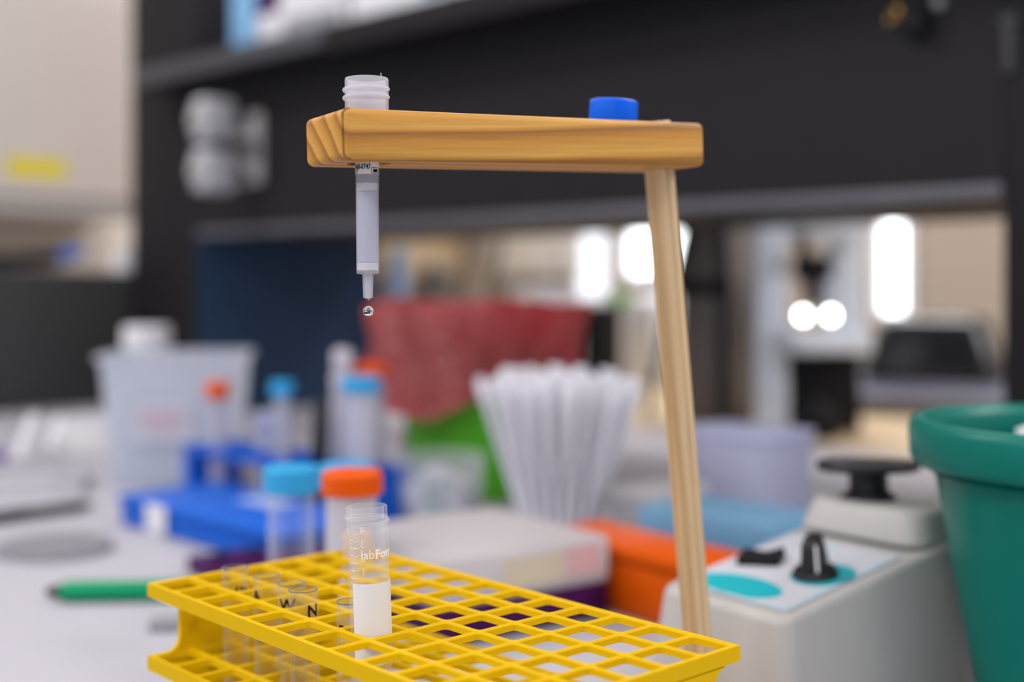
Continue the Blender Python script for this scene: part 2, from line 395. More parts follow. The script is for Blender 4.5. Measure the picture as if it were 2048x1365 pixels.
obj('shelf_board', box(ULS, UR1, PM-0.07, PB, ZS, ZS+0.022, 0.002), M['black'], sh)
UM = frame_u(645, PM-0.072)
obj('label_strip', box(ULS, UM, PM-0.074, PM-0.0702, ZS+0.003, ZS+0.032, 0.001), M['lip'], sh)
obj('label_strip', box(UM+0.004, UR1, PM-0.074, PM-0.0702, ZS-0.006, ZS+0.030, 0.001), M['black'], sh)
obj('upper_back_panel', box(UL1, UR0, PB-0.02, PB, ZS+0.0225, ZS+0.42), M['navy'], sh)

# cartons on the upper shelf
def carton(name, label, px0, px1, py_top, dm, depth, m, parts=()):
    mm = PM-0.06+dm; u0, u1 = frame_u(px0, mm), frame_u(px1, mm); zt = frame_z(px0, py_top, mm)
    t = thing(name, label, 'box', (*wl((u0+u1)/2, mm), ZS+0.0222), RZ, 'boxes on the upper shelf')
    hw = (u1-u0)/2; H = zt-ZS-0.0222
    obj('body', box(-hw, hw, 0, depth, 0, H, 0.002), m, t)
    obj('lid_flap', box(-hw+0.001, hw-0.001, -0.0012, 0.0, H*0.82, H-0.003), m, t)
    for (a, b, c, d, pm) in parts:
        obj('printed_patch', box(-hw+2*hw*a, -hw+2*hw*b, -0.0014, 0.0, H*c, H*d), pm, t)
    return t
M['sky_carton'] = plastic('pale_blue_carton', (0.20, 0.42, 0.66), 0.6)
carton('glove_carton', 'pale blue carton at the left end of the upper shelf row', 462, 505, -60, 0, 0.16, M['sky_carton'])
carton('glove_carton', 'white carton with a small purple mark beside the pale blue carton', 512, 690, -90, 0.004, 0.18, M['paper'], ((0.02, 0.28, 0.36, 0.62, M['purple']), (0.35, 0.95, 0.10, 0.26, M['greyp'])))
carton('glove_carton', 'white carton with a blue end patch near the middle of the upper shelf', 705, 890, -90, 0.0, 0.16, M['white'], ((0.80, 0.99, 0.2, 0.55, M['blue']),))
carton('glove_carton', 'wide pale grey carton furthest right on the upper shelf', 905, 1050, -110, 0.0, 0.18, M['label'])

# outlet and the two plug adapters on the front panel
uo = frame_u(501, PM); zt, zb = frame_z(501, 228, PM), frame_z(501, 368, PM)
t = thing('outlet_plate', 'cream wall outlet plate on the black panel behind the white plug adapters', 'outlet', (*wl(uo, PM), (zt+zb)/2), RZ)
hh = (zt-zb)/2
obj('plate', box(-0.035, 0.035, -0.006, -0.0002, -hh, hh, 0.002), M['offwhite'], t)
for s in (1, -1):
    obj('socket', box(-0.016, 0.016, -0.008, -0.006, s*hh*0.5-0.014, s*hh*0.5+0.014, 0.0008), M['white'], t)
M['adapter'] = plastic('adapter_plastic', (0.50, 0.50, 0.53), 0.45)
for s, lab in ((1, 'upper white plug adapter sticking out of the outlet plate'), (-1, 'lower white plug adapter sticking out of the outlet plate')):
    a = thing('plug_adapter', lab, 'plug', (*wl(uo-0.004, PM-0.0085), (zt+zb)/2+s*0.0385), RZ, 'white plug adapters')
    obj('body', box(-0.019, 0.019, -0.085, -0.024, -0.0335, 0.0335, 0.010, 3), M['adapter'], a)
    obj('neck', box(-0.011, 0.011, -0.0238, 0, -0.012, 0.012, 0.002), M['blackp'], a)
    obj('cord_collar', box(-0.012, 0.012, -0.092, -0.0852, -0.012, 0.012, 0.003), M['offwhite'], a)
t = thing('plug', 'small black plug between the two white adapters', 'plug', (*wl(uo+0.006, PM-0.0085), (zt+zb)/2), RZ)
obj('body', box(-0.024, 0.026, -0.055, 0, -0.0075, 0.0075, 0.003), M['blackp'], t)
obj('cord', sweep([(0.0, -0.055, 0), (0, -0.07, -0.001), (-0.008, -0.08, -0.003)], 0.003), M['blackp'], t)

# small fittings high on the black panel, right
def on_panel(px, py, dm=0.0): return (*wl(frame_u(px, PM-dm), PM-dm), frame_z(px, py, PM-dm))
t = thing('brass_hook', 'tiny brass hook high on the right of the black panel', 'hook', on_panel(1793, 26), RZ)
obj('screw_plate', box(-0.004, 0.004, -0.002, -0.0002, -0.006, 0.006, 0.001), M['brass'], t)
obj('hook', sweep([(0, -0.002, 0), (0, -0.010, -0.001), (0, -0.014, -0.006), (0, -0.013, -0.012)], 0.0025), M['brass'], t)
t = thing('black_clip', 'black spring clip beside the brass hook on the panel', 'clip', on_panel(1838, 35), RZ)
obj('jaw', box(-0.012, 0.012, -0.018, -0.0002, -0.018, 0.012, 0.004), M['ink'], t)
obj('spring', sweep([(-0.012, -0.02, 0.010), (0, -0.024, 0.014), (0.012, -0.02, 0.010)], 0.002), M['blackp'], t)
t = thing('grey_screw', 'small grey screw head above the black clip', 'screw', on_panel(1877, 4), RZ)
b = lathe([(0, 0.0002), (0.006, 0.0002), (0.006, 0.002), (0.0035, 0.004), (0, 0.0042)], 16); bmesh.ops.rotate(b, matrix=Matrix.Rotation(PI/2, 3, 'X'), verts=b.verts[:])
obj('head', b, M['greyp'], t)
t = thing('cable_clamp', 'thin grey cable clamp at the upper right edge of the panel', 'clip', on_panel(2020, 95), RZ)
obj('strap', box(-0.005, 0.005, -0.004, -0.0002, -0.022, 0.022, 0.0015), M['dgrey'], t)
obj('foot', box(-0.008, 0.008, -0.005, -0.0002, 0.020, 0.030, 0.0015), M['dgrey'], t)

# ------------------------------------------------------------------ left background: cabinet, splash panel
UC = -2.52                                  # front face of the wall cabinet
def face_pt(px, py, uc):                    # point on the plane u = uc
    k = (px-1024)/F; m = uc*(CR-k*SR)/(k*CR+SR) if False else None
    # CR*u - SR*m = k (SR*u + CR*m)
    m = u_m = (CR*uc - k*SR*uc)/(k*CR + SR)
    x, y = wl(uc, m); return m, CAMZ-(py-HY)/F*y
m0, zc = face_pt(-120, 395, UC); m1, _ = face_pt(330, 395, UC)
t = thing('wall_cabinet', 'cream painted wall cabinet with a yellow sticker, left of the black shelf', 'cabinet', (*wl(UC, m0), zc), RZ)
D = m1-m0
struct(placed('wall_partition', box(UC-0.50, UC-0.345, m0-0.05, m1+0.05, 0, 2.775), M['wall']))
obj('body', box(-0.34, -0.02, 0, D, 0, 1.1, 0.003), M['cream'], t)
half = D*0.52
d = obj('door', box(-0.0198, 0, 0.004, D-0.004, 0.012, 1.09, 0.003), M['cream'], t)
ma, za = face_pt(12, 312, UC); mb, zb_ = face_pt(132, 358, UC)
obj('sticker', box(0.0002, 0.0012, ma-m0, mb-m0, zb_-zc, za-zc), M['yellow_label'], d)
obj('bottom_rail', box(-0.34, -0.002, 0, D, -0.02, -0.0002), M['offwhite'], t)
# dark splash panel standing at the end of the bench
UD = -2.12
m0, zt = face_pt(-150, 540, UD); m1, _ = face_pt(330, 540, UD)
t = thing('splash_panel', 'dark grey upright panel closing the far left end of the bench', 'panel', (*wl(UD, m0), BENCH), RZ)
obj('board', box(-0.025, 0, 0, m1-m0, 0.0005, zt-BENCH, 0.003), M['dgrey'], t)
obj('ledge', box(-0.20, -0.0252, 0, m1-m0, zt-BENCH-0.02, zt-BENCH, 0.002), M['offwhite'], t)
mA, _ = face_pt(60, 520, UD-0.1); mB, _ = face_pt(236, 520, UD-0.1)
t = thing('squeeze_torch', 'black handled tool with a blue end lying on the ledge under the cabinet', 'tool', (*wl(UD-0.1, mA), zt+0.018), RZ)
obj('handle', sweep([(0, -0.14, -0.004), (0, -0.03, 0), (0, 0.05, 0.008)], 0.014, 12), M['ink'], t)
obj('blue_end', sweep([(0, 0.05, 0.008), (0, 0.075, 0.014), (0, 0.10, 0.019)], 0.014, 12, radii=[0.013, 0.012, 0.008]), M['blue'], t)
t = thing('small_jar', 'small white jar at the right end of the ledge beneath the cabinet', 'jar', (*wl(UD-0.08, mB), zt), RZ)
obj('body', lathe([(0, 0.0005), (0.019, 0.0005), (0.02, 0.004), (0.02, 0.026), (0.017, 0.03), (0, 0.03)], 24), M['white'], t)
obj('cap', lathe([(0, 0.0302), (0.018, 0.0302), (0.018, 0.040), (0.016, 0.042), (0, 0.042)], 24), M['paper'], t)

# ------------------------------------------------------------------ yellow tube rack (6 x 12)
PU, PV = 0.01877, 0.01811
RA = -0.825707; RX, RY = -0.153936, 0.535738
RT = 0.218-0.128                            # rack height over the bench
rack = thing('tube_rack', 'bright yellow plastic tube rack with square openings in the foreground', 'rack', (RX, RY, BENCH), RA)
rackM = Matrix.Translation((RX, RY, BENCH)) @ Matrix.Rotation(RA, 4, 'Z')
def cell_pt(i, j, z=0.0): return rackM @ Vector((i*PU, j*PV, z))
def grid_mesh(z0, z1, ht, hb, rc=0.0022, border=0.0016, skirt=0.0):
    bm = bmesh.new(); S = 3
    def hole(cx, cy, hx, hy, z):
        pts = []
        for (sx, sy, a0) in ((1, 1, 0), (-1, 1, 90), (-1, -1, 180), (1, -1, 270)):
            for k in range(S+1):
                a = math.radians(a0+90*k/S)
                pts.append(bm.verts.new((cx+sx*(hx-rc)+rc*math.cos(a), cy+sy*(hy-rc)+rc*math.sin(a), z)))
        return pts
    def corners(i, j, z):
        x0 = i*PU-(border if i == 0 else 0); x1 = (i+1)*PU+(border if i == 11 else 0)
        y0 = j*PV-(border if j == 0 else 0); y1 = (j+1)*PV+(border if j == 5 else 0)
        return [bm.verts.new((x1, y1, z)), bm.verts.new((x0, y1, z)), bm.verts.new((x0, y0, z)), bm.verts.new((x1, y0, z))]
    def ring(out, hl, flip):
        n = len(hl)
        for q in range(4):
            seg = [hl[(q*(S+1)+k) % n] for k in range(S+1)]
            f = [out[q]]+seg[::-1]
            bm.faces.new(f if flip else f[::-1])
            nx = hl[((q+1)*(S+1)) % n]
            f = [out[q], seg[-1], nx, out[(q+1) % 4]]
            bm.faces.new(f[::-1] if flip else f)
    ch = 0.0006
    for i in range(12):
        for j in range(6):
            cx, cy = (i+.5)*PU, (j+.5)*PV
            A = hole(cx, cy, PU/2-ht+ch, PV/2-ht+ch, z1); A2 = hole(cx, cy, PU/2-ht, PV/2-ht, z1-ch)
            B = hole(cx, cy, PU/2-hb, PV/2-hb, z0)
            ct, cb = corners(i, j, z1), corners(i, j, z0)
            ring(ct, A, True); ring(cb, B, False)
            n = len(A)
            for k in range(n):
                k2 = (k+1) % n
                bm.faces.new((A[k], A[k2], A2[k2], A2[k])); bm.faces.new((A2[k], A2[k2], B[k2], B[k]))
            if i == 0: bm.faces.new((ct[1], ct[2], cb[2], cb[1]))
            if i == 11: bm.faces.new((ct[3], ct[0], cb[0], cb[3]))
            if j == 0: bm.faces.new((ct[2], ct[3], cb[3], cb[2]))
            if j == 5: bm.faces.new((ct[0], ct[1], cb[1], cb[0]))
    bmesh.ops.remove_doubles(bm, verts=bm.verts[:], dist=1e-6)
    if skirt:
        X1, Y1, e, q_ = 12*PU+border, 6*PV+border, -border, 0.0022
        for b in ((e, X1, e, e+q_), (e, e+q_, e+q_, Y1), (X1-q_, X1, e+q_, Y1)):
            add(bm, box(b[0]-0.00012, b[1]+0.00012, b[2]-0.00012, b[3]+0.00012, z1-skirt, z1-0.0004))
    return bm
obj('top_grid', grid_mesh(RT-0.0027, RT, 0.0010, 0.0013, 0.0018, skirt=0.0056), M['yellow'], rack, 30)
ZM = RT-0.031
obj('middle_grid', grid_mesh(ZM-0.0030, ZM, 0.0012, 0.0015, 0.0018, skirt=0.006), M['yellow'], rack, 30)
obj('bottom_grid', grid_mesh(0.0025, 0.0055, 0.0016, 0.002, skirt=0.005), M['yellow'], rack, 30)
def end_panel(x0, x1):
    w_ = 6*PV; ins = 0.70*PV; r = 0.006
    def waist(zb, zt_):
        poly = []
        def fil(y, z, sy, sz):                    # concave fillet from the flange into the wall
            out = []
            for k in range(6):
                a = math.radians(90*k/5)
                out.append((y+sy*r*(1-math.sin(a)) , z+sz*r*(1-math.cos(a))))
            return out
        poly = [(ins-r, zb)] + [(ins-r*(1-math.sin(math.radians(a))), zb+r*(1-math.cos(math.radians(a)))) for a in (22, 45, 67, 90)]
        poly += [(ins-r*(1-math.sin(math.radians(a))), zt_-r*(1-math.cos(math.radians(a)))) for a in (90, 67, 45, 22)] + [(ins-r, zt_)]
        right = [(w_-y, z) for (y, z) in poly[::-1]]
        return poly+right
    bm = bmesh.new()
    for (zb, zt_) in ((ZM-0.0001, RT-0.0061), (0.0054, ZM-0.0059)):
        p = prism(waist(zb, zt_), x0, x1)
        for v in p.verts: v.co = Vector((v.co.y, v.co.x, v.co.z))
        add(bm, p)
    return bm
obj('end_panel', end_panel(-0.0017, 0.0008), M['yellow'], rack)
obj('end_panel', end_panel(12*PU-0.0008, 12*PU+0.0017), M['yellow'], rack)

# ------------------------------------------------------------------ threaded collection tube in the rack
def helix_ridge(r, z0, pitch, turns, rr, seg=36, lead=0.0):
    n = int(turns*seg); pts = []; rad = []
    for k in range(n+1):
        a = 2*PI*k/seg+lead
        pts.append((r*math.cos(a), r*math.sin(a), z0+pitch*k/seg)); e = min(1, k/4, (n-k)/4); rad.append(rr*max(0.12, e))
    return sweep(pts, rr, 8, rad)
def facing(loc): return math.atan2(-loc[0], loc[1]) * -1 if False else math.atan2(loc[0], loc[1])*-1
TB = cell_pt(6.55, 1.5, 0.0065)
top_target = at(733, 1012, 0.4645)
TB = Vector((TB.x+0.0012, TB.y, TB.z))
axis = (top_target-TB); TL = axis.length
tube = thing('collection_tube', 'clear screw-top tube with a white frosted label standing upright in the yellow rack', 'tube', TB)
q = Vector((0, 0, 1)).rotation_difference(axis.normalized())
yaw = math.atan2(TB.x, TB.y)                 # local -y towards the viewer
tube.rotation_mode = 'QUATERNION'; tube.rotation_quaternion = q @ Matrix.Rotation(-yaw, 3, 'Z').to_quaternion()
R0 = 0.00765; H = TL
prof_o = [(0, 0.0), (0.004, 0.0006), (R0-0.0012, 0.004), (R0-0.0004, 0.010), (R0, H-0.0102), (R0+0.0003, H-0.0098), (R0+0.0004, H-0.0084), (R0, H-0.0080), (R0, H-0.0004), (R0-0.0003, H)]
prof_i = [(R0-0.0010, H), (R0-0.0013, H-0.0005), (R0-0.0013, 0.011), (R0-0.0022, 0.005), (0.003, 0.0018), (0, 0.0014)]
obj('wall', lathe(prof_o+prof_i, 64), M['clear'], tube, 50)
obj('screw_thread', helix_ridge(R0+0.0001, H-0.0066, 0.0028, 1.35, 0.00075, 48, lead=-2.4), M['clear'], tube, 60)
pxr = 2*R0/82.5                               # metres per photo pixel on the tube wall
lab_z1 = H-(1160-1012)*pxr*1.0; lab_z0 = lab_z1-0.030
lb = obj('frosted_label', arc_patch(R0+0.00015, math.radians(-50), math.radians(118), lab_z0, lab_z1, 40), M['label'], tube)
wr = obj('printed_lettering', wrap(text_mesh('lab', 0.0046), R0+0.00015, math.radians(-20), H-(1111-1012)*pxr, slope=0.03), M['print_white'], tube)
wr = obj('printed_lettering', wrap(text_mesh('Force', 0.0046, 0.00012), R0+0.00015, math.radians(-20)+0.0053/R0, H-(1111-1012)*pxr, slope=0.03), M['print_white'], tube)
bm = bmesh.new()
for k, sgn in enumerate('4321'):
    add(bm, wrap(text_mesh(sgn, 0.0042), R0-0.0002, math.radians(188), H-(1076+28*k-1012)*pxr))
for k in range(6):
    zz = H-(1075+15*k-1012)*pxr; ln = 0.0036 if k % 2 else 0.0022
    add(bm, arc_patch(R0+0.0001, math.radians(205), math.radians(205)+ln/R0, zz, zz+0.00028, 6))
for k in range(6):
    zz = H-(1075+15*k-1012)*pxr; ln = 0.0034 if k % 2 else 0.002
    add(bm, arc_patch(R0+0.0001, math.radians(-58), math.radians(-58)+ln/R0, zz, zz+0.00028, 6))
obj('graduation_marks', bm, M['print_white'], tube)

# ------------------------------------------------------------------ small glass tubes in the rack
def glass_tube(i, j, rim_px, r, label, mark, mark_phi, mark_dz, top=None, tilt=(0, 0)):
    b = cell_pt(i, j, 0.0062); 
    y = b.y
    topz = CAMZ-(rim_px[1]-HY)/F*y
    h = topz-b.z
    dx = (rim_px[0]-1024)/F*y - b.x
    t = thing('glass_tube', label, 'tube', b, group='small glass tubes in the yellow rack')
    ax = Vector((dx, 0, h)).normalized()
    t.rotation_mode = 'QUATERNION'
    t.rotation_quaternion = Vector((0, 0, 1)).rotation_difference(ax) @ Matrix.Rotation(-math.atan2(b.x, b.y), 3, 'Z').to_quaternion()
    po = [(0, 0)]+[(r*math.sin(math.radians(a)), r*(1-math.cos(math.radians(a)))) for a in (20, 40, 60, 80, 90)]+[(r, h-0.001), (r+0.0002, h-0.0004), (r, h)]
    ri = r-0.0008
    pi_ = [(ri, h), (ri, r)]+[(ri*math.sin(math.radians(a)), r-ri*math.cos(math.radians(a))) for a in (70, 45, 20)]+[(0, r-ri)]
    obj('wall', lathe(po+pi_, 36), M['glass'], t, 50)
    rim = lathe([(r+0.0001, h-0.0003), (r+0.0001, h+0.0001), (r-0.0004, h+0.0001), (r-0.0005, h-0.0002)], 36, closed=True)
    obj('rim', rim, M['dark_rim'], t)
    if mark:
        obj('handwritten_mark', wrap(text_mesh(mark, 0.0066, 0.00022), r+0.0002, math.radians(mark_phi), h-mark_dz), M['ink'], t)
    return t
M['dark_rim'] = clear('fire_polished_rim', tint=(0.5, 0.5, 0.55), base=0.25, edge=0.9, haze=(0.35, 0.36, 0.4))
glass_tube(1.42, 1.45, (470, 1136), 0.0056, 'small glass tube furthest left in the yellow rack, with black scribbled mark', 'u-', 0, 0.0100)
glass_tube(2.64, 1.5, (533, 1152), 0.0056, 'small glass tube with a black triangular mark, second from the left in the rack', 'A', -70, 0.0096)
glass_tube(3.60, 1.62, (583, 1166), 0.0056, 'small glass tube marked W directly behind the one marked N', 'W', -55, 0.0100)
glass_tube(4.33, 1.38, (606, 1179), 0.0058, 'small glass tube marked N in black, its rim rising highest in the rack', 'N', 14, 0.0098)
glass_tube(5.62, 1.55, (700, 1203), 0.0052, 'small glass tube half hidden behind the big labelled tube', '-', -50, 0.0100)
# short cloudy capped vial in the back row
b = cell_pt(0.62, 5.45, 0.006)
h = (CAMZ-(1066-HY)/F*b.y)-b.z
t = thing('capped_vial', 'cloudy capped plastic vial sticking out of the back left corner of the yellow rack', 'vial', b)
obj('body', lathe([(0, 0), (0.004, 0.0005), (0.0062, 0.003), (0.0062, h-0.013)], 28), M['milky'], t)
obj('cap', lathe([(0.0061, h-0.0128), (0.0068, h-0.0128), (0.007, h-0.001), (0.0066, h), (0.0052, h), (0.0050, h-0.003), (0, h-0.003)], 28), M['cloudy'], t)

# ------------------------------------------------------------------ wooden column stand
VYAW = math.atan2(-0.788, 0.616)
C0 = Vector((-0.0588, 0.44)); AD = math.atan2(0.508, 0.861)
LA, WA, TA = 0.1625, 0.038, 0.0182
tl = math.radians(1.8)
stand = thing('column_stand', 'pale pine arm on a round dowel post holding the dripping column', 'stand', (0, 0, 0))
armM = Matrix.Translation((C0.x, C0.y, zo(0.0444))) @ Matrix.Rotation(AD, 4, 'Z') @ Matrix.Rotation(-tl, 4, 'Y')
colxy = Vector((at(736, 200, 0.4645).x, 0.4645, 0))
hole_local = (armM.inverted() @ Vector((colxy.x, colxy.y, zo(0.053))))
dow_s = 0.1512
def arm_mesh():
    bm = bmesh.new(); seg = 32; hr = 0.0082
    hx, hy = hole_local.x, hole_local.y
    # build outline with a hole by bridging an angular fan between hole and box outline
    def outline(a):
        c, s = math.cos(a), math.sin(a)
        ts = []
        if c > 1e-9: ts.append((LA-hx)/c)
        if c < -1e-9: ts.append((0-hx)/c)
        if s > 1e-9: ts.append((WA-hy)/s)
        if s < -1e-9: ts.append((0-hy)/s)
        t_ = min(ts); return (hx+c*t_, hy+s*t_)
    angs = [2*PI*k/seg for k in range(seg)]
    for (x, y) in ((0, 0), (LA, 0), (LA, WA), (0, WA)): angs.append(math.atan2(y-hy, x-hx) % (2*PI))
    angs = sorted(set(round(a, 6) for a in angs))
    O = [outline(a) for a in angs]; I = [(hx+hr*math.cos(a), hy+hr*math.sin(a)) for a in angs]
    vs = {}
    for nm, L, z in (('ot', O, TA), ('it', I, TA), ('ob', O, 0), ('ib', I, 0)): vs[nm] = [bm.verts.new((x, y, z)) for x, y in L]
    n = len(angs)
    for k in range(n):
        k2 = (k+1) % n
        bm.faces.new((vs['it'][k], vs['ot'][k], vs['ot'][k2], vs['it'][k2]))
        bm.faces.new((vs['ib'][k], vs['ib'][k2], vs['ob'][k2], vs['ob'][k]))
        bm.faces.new((vs['ot'][k], vs['ob'][k], vs['ob'][k2], vs['ot'][k2]))
        bm.faces.new((vs['it'][k], vs['it'][k2], vs['ib'][k2], vs['ib'][k]))
    bmesh.ops.recalc_face_normals(bm, faces=bm.faces[:])
    es = [e for e in bm.edges if len(e.link_faces) == 2 and e.calc_face_angle() > 0.6 and
          all(not ((v.co.x-hx)**2+(v.co.y-hy)**2 < (hr*1.1)**2) for v in e.verts)]
    bmesh.ops.bevel(bm, geom=es, offset=0.0026, segments=4, profile=0.5, affect='EDGES')
    return bm
arm = obj('arm', arm_mesh(), M['pine'], stand, 40); arm.matrix_local = armM
pt = armM @ Vector((dow_s, 0.019, TA+0.0024))
pb = Vector((0.0868, 0.5625, BENCH+0.018))
dv = (pt-pb); L = dv.length
post = obj('post', lathe([(0, 0), (0.00635, 0), (0.00635, L-0.0006), (0.0058, L), (0, L)], 40), M['dowel'], stand)
post.matrix_local = Matrix.Translation(pb) @ Vector((0, 0, 1)).rotation_difference(dv.normalized()).to_matrix().to_4x4()
base = obj('base', box(-0.045, 0.022, -0.02, 0.02, 0.0005, 0.019, 0.002), M['pine'], stand)
base.matrix_local = Matrix.Translation((pb.x, pb.y, BENCH)) @ Matrix.Rotation(VYAW, 4, 'Z')

# ------------------------------------------------------------------ the column through the arm
def colz(py): return (HY-py)/F*0.4645+CAMZ
PXC = 0.4645/F
col = thing('drip_column', 'milky plastic column with a threaded top hanging through the wooden arm', 'column', (colxy.x, colxy.y, colz(597)))
col.rotation_euler = (0, math.radians(-0.35), -math.atan2(colxy.x, colxy.y))
def cz(py): return (597-py)*PXC
RU = 43.5*PXC; RB = 23.2*PXC
res = [(RU-0.0002, cz(157)), (RU, cz(160)), (RU, cz(216)), (RU-0.0001, cz(300)), (RB+0.0004, cz(318)), (RB+0.0003, cz(322)), (RB-0.0007, cz(322)), (RU-0.0010, cz(300)), (RU-0.0010, cz(160)), (RU-0.0008, cz(157))]
obj('reservoir', lathe(res, 64, closed=True), M['reservoir'], col, 50)
for py in (179, 195):
    obj('screw_thread', helix_ridge(RU+0.0001, cz(py+3), 0.0004, 0.97, 0.00085, 48, lead=0.4), M['milky'], col, 60)
obj('moulding_wisp', sweep([(0.0054, -0.0058, cz(158)), (0.0052, -0.0058, cz(155)), (0.0054, -0.0058, cz(152)), (0.0050, -0.0058, cz(152))], 0.00012, 6), M['print_white'], col)
bar = [(RB, cz(322)), (RB-0.0001, cz(545)), (RB-0.0003, cz(548)), (11.5*PXC, cz(549)), (11*PXC, cz(552)), (9.6*PXC, cz(594)), (9.0*PXC, cz(596.5)),
       (6.2*PXC, cz(597)), (6.2*PXC, cz(590)), (7.5*PXC, cz(552)), (8*PXC, cz(543)), (RB-0.0004, cz(541)), (RB-0.0004, cz(322))]
obj('barrel', lathe(bar, 56, closed=True), M['barrel'] if 'barrel' in M else M['milky'], col, 45)
obj('resin_bed', lathe([(0, cz(525)), (RB-0.00045, cz(525)), (RB-0.00045, cz(384)), (0, cz(384))], 48), M['resin'], col)
obj('frit', lathe([(0, cz(541)), (RB-0.00045, cz(541)), (RB-0.00045, cz(526)), (0, cz(526))], 48), M['frit'], col)
obj('frit', lathe([(0, cz(383)), (RB-0.00045, cz(383)), (RB-0.00045, cz(367)), (0, cz(367))], 48), M['frit'], col)
obj('liquid_layer', lathe([(0, cz(366)), (RB-0.00045, cz(366)), (RB-0.00045, cz(353)), (0, cz(353))], 48), M['foil'], col)
lab = obj('label', arc_patch(RB+0.00012, math.radians(-115), math.radians(150), cz(350), cz(312), 40), M['label'], col)
PHL = math.radians(-78)
obj('label_print', wrap(text_mesh('-968-0747', 0.0027, 0.00006), RB+0.00022, PHL, cz(340), xs=0.66), M['ink'], lab)
obj('label_print', wrap(text_mesh('LY', 0.0024, 0.00004), RB+0.00022, PHL+0.12, cz(349.5), xs=0.6), M['ink'], lab)
bm = bmesh.new()
p0, p1 = math.asin(8/23.2), math.asin(22/23.2)
for (a, b_, c, d) in ((p0, p1, 349.2, 348.2), (p0, p1, 337.8, 336.8), (p0, p0+0.04, 349.2, 336.8), (p1-0.08, p1, 349.2, 336.8), (p0+0.16, p1-0.28, 346.5, 340)):
    add(bm, arc_patch(RB+0.00024, a, b_, cz(c), cz(d), 8))
obj('label_logo', bm, M['ink'], lab)
# bead of liquid at the tip: part of the flow, and the falling drop
obj('tip_bead', lathe([(0, cz(601)), (3.2*PXC, cz(600)), (4.6*PXC, cz(597)), (4.5*PXC, cz(595)), (0, cz(594))], 24), M['water'], col)
dp = at(736.5, 622.5, 0.4645)
b = bmesh.new(); bmesh.ops.create_uvsphere(b, u_segments=40, v_segments=24, radius=10.6*PXC)
for v in b.verts: v.co.z *= 0.97
drop = obj('water_drop', b, M['water'], None, 180); drop.location = dp
tag(drop, 'clear round drop of liquid falling below the column tip', 'drop')

# blue screw cap standing on the arm
cp = armM @ Vector((0.1300, 0.0205, TA))
t = thing('screw_cap', 'bright blue ridged screw cap resting on top of the wooden arm', 'cap', cp, (math.radians(3.0), math.radians(2.5), 0.3))
RC = 0.0101; ridges = 72; prof = [(RC, 0.0003), (RC, 0.0095), (RC-0.0004, 0.0103), (RC-0.0015, 0.0107), (0, 0.0108)]
obj('shell', lathe([(RC-0.0012, 0.0003)]+prof, ridges*2, rfun=lambda a, r, z: 1-(0.012 if (round(a/(2*PI)*ridges*2) % 2 and r > RC-0.0005 and z < 0.0085) else 0)), M['bluecap'], t, 60)
obj('liner', lathe([(RC-0.0013, 0.0004), (RC-0.0013, 0.008), (0, 0.008)], 40), M['bluecap'], t)

# ------------------------------------------------------------------ vortex mixer
VY = VYAW; VK = 0.87; VH = 0.0326      # overall scale and extra height of the housing
vx = thing('vortex_mixer', 'pale grey vortex mixer with black mushroom head and sloping control panel', 'mixer', (0.144*VK, 0.66*VK, BENCH), VY)
vx.scale = (VK, VK, VK)
WV, LV = 0.098, 0.205
zf, zb_ = 0.040+VH, 0.061+VH
body = bmesh.new()
def vbody():
    bm = bmesh.new()
    fl = 0.006
    rings = [[(-WV-fl, -fl, 0.003), (fl, -fl, 0.003), (fl, LV, 0.003), (-WV-fl, LV, 0.003)],
             [(-WV, 0.004, zf), (0, 0.0, zf), (0, LV, zb_+0.009), (-WV, LV, zb_+0.009)]]
    V = [[bm.verts.new(p) for p in r] for r in rings]
    bm.faces.new(V[0][::-1]); bm.faces.new(V[1])
    for k in range(4): bm.faces.new((V[0][k], V[0][(k+1)%4], V[1][(k+1)%4], V[1][k]))
    bmesh.ops.bevel(bm, geom=[e for e in bm.edges if min(v.co.z for v in e.verts) < 0.01 and max(v.co.z for v in e.verts) > 0.03], offset=0.010, segments=5, profile=0.5, affect='EDGES')
    top = [e for e in bm.edges if min(v.co.z for v in e.verts) > 0.03]
    bmesh.ops.bevel(bm, geom=top, offset=0.0045, segments=4, profile=0.5, affect='EDGES')
    return bm
obj('housing', vbody(), M['offwhite'], vx, 50)
for (fx, fy) in ((-0.012, 0.015), (-WV+0.012, 0.015), (-0.012, LV-0.015), (-WV+0.012, LV-0.015)):
    f = obj('rubber_foot', lathe([(0, 0.0003), (0.008, 0.0003), (0.007, 0.0035), (0, 0.0035)], 16), M['blackp'], vx); f.location = (fx, fy, 0)
sl = math.atan2(zb_+0.009-zf, LV)
def pz(y): return zf+y*math.tan(sl)
blk = taper_box(WV-0.004, 0.076, WV-0.016, 0.060, 0, 0.021, 0.004, 3, 0.014)
bo = obj('motor_hood', blk, M['offwhite'], vx, 50); bo.location = (-WV/2, 0.160, pz(0.160)-0.003)
HX, HYY = -0.060, 0.155; hz = pz(0.16)+0.018
hd = obj('mixing_head', lathe([(0, -0.001), (0.018, -0.001), (0.0175, 0.0015), (0.0135, 0.004), (0.0122, 0.006), (0.0122, 0.0150), (0.0145, 0.0160), (0.029, 0.0168), (0.0325, 0.0185), (0.0328, 0.0212), (0.031, 0.0238), (0.026, 0.0250), (0.012, 0.0246), (0, 0.0243)], 48), M['blackp'], vx, 40)
hd.location = (HX, HYY, hz-0.0005); hd.rotation_mode = 'AXIS_ANGLE'; hd.rotation_axis_angle = (math.radians(-5), math.cos(VY), -math.sin(VY), 0)
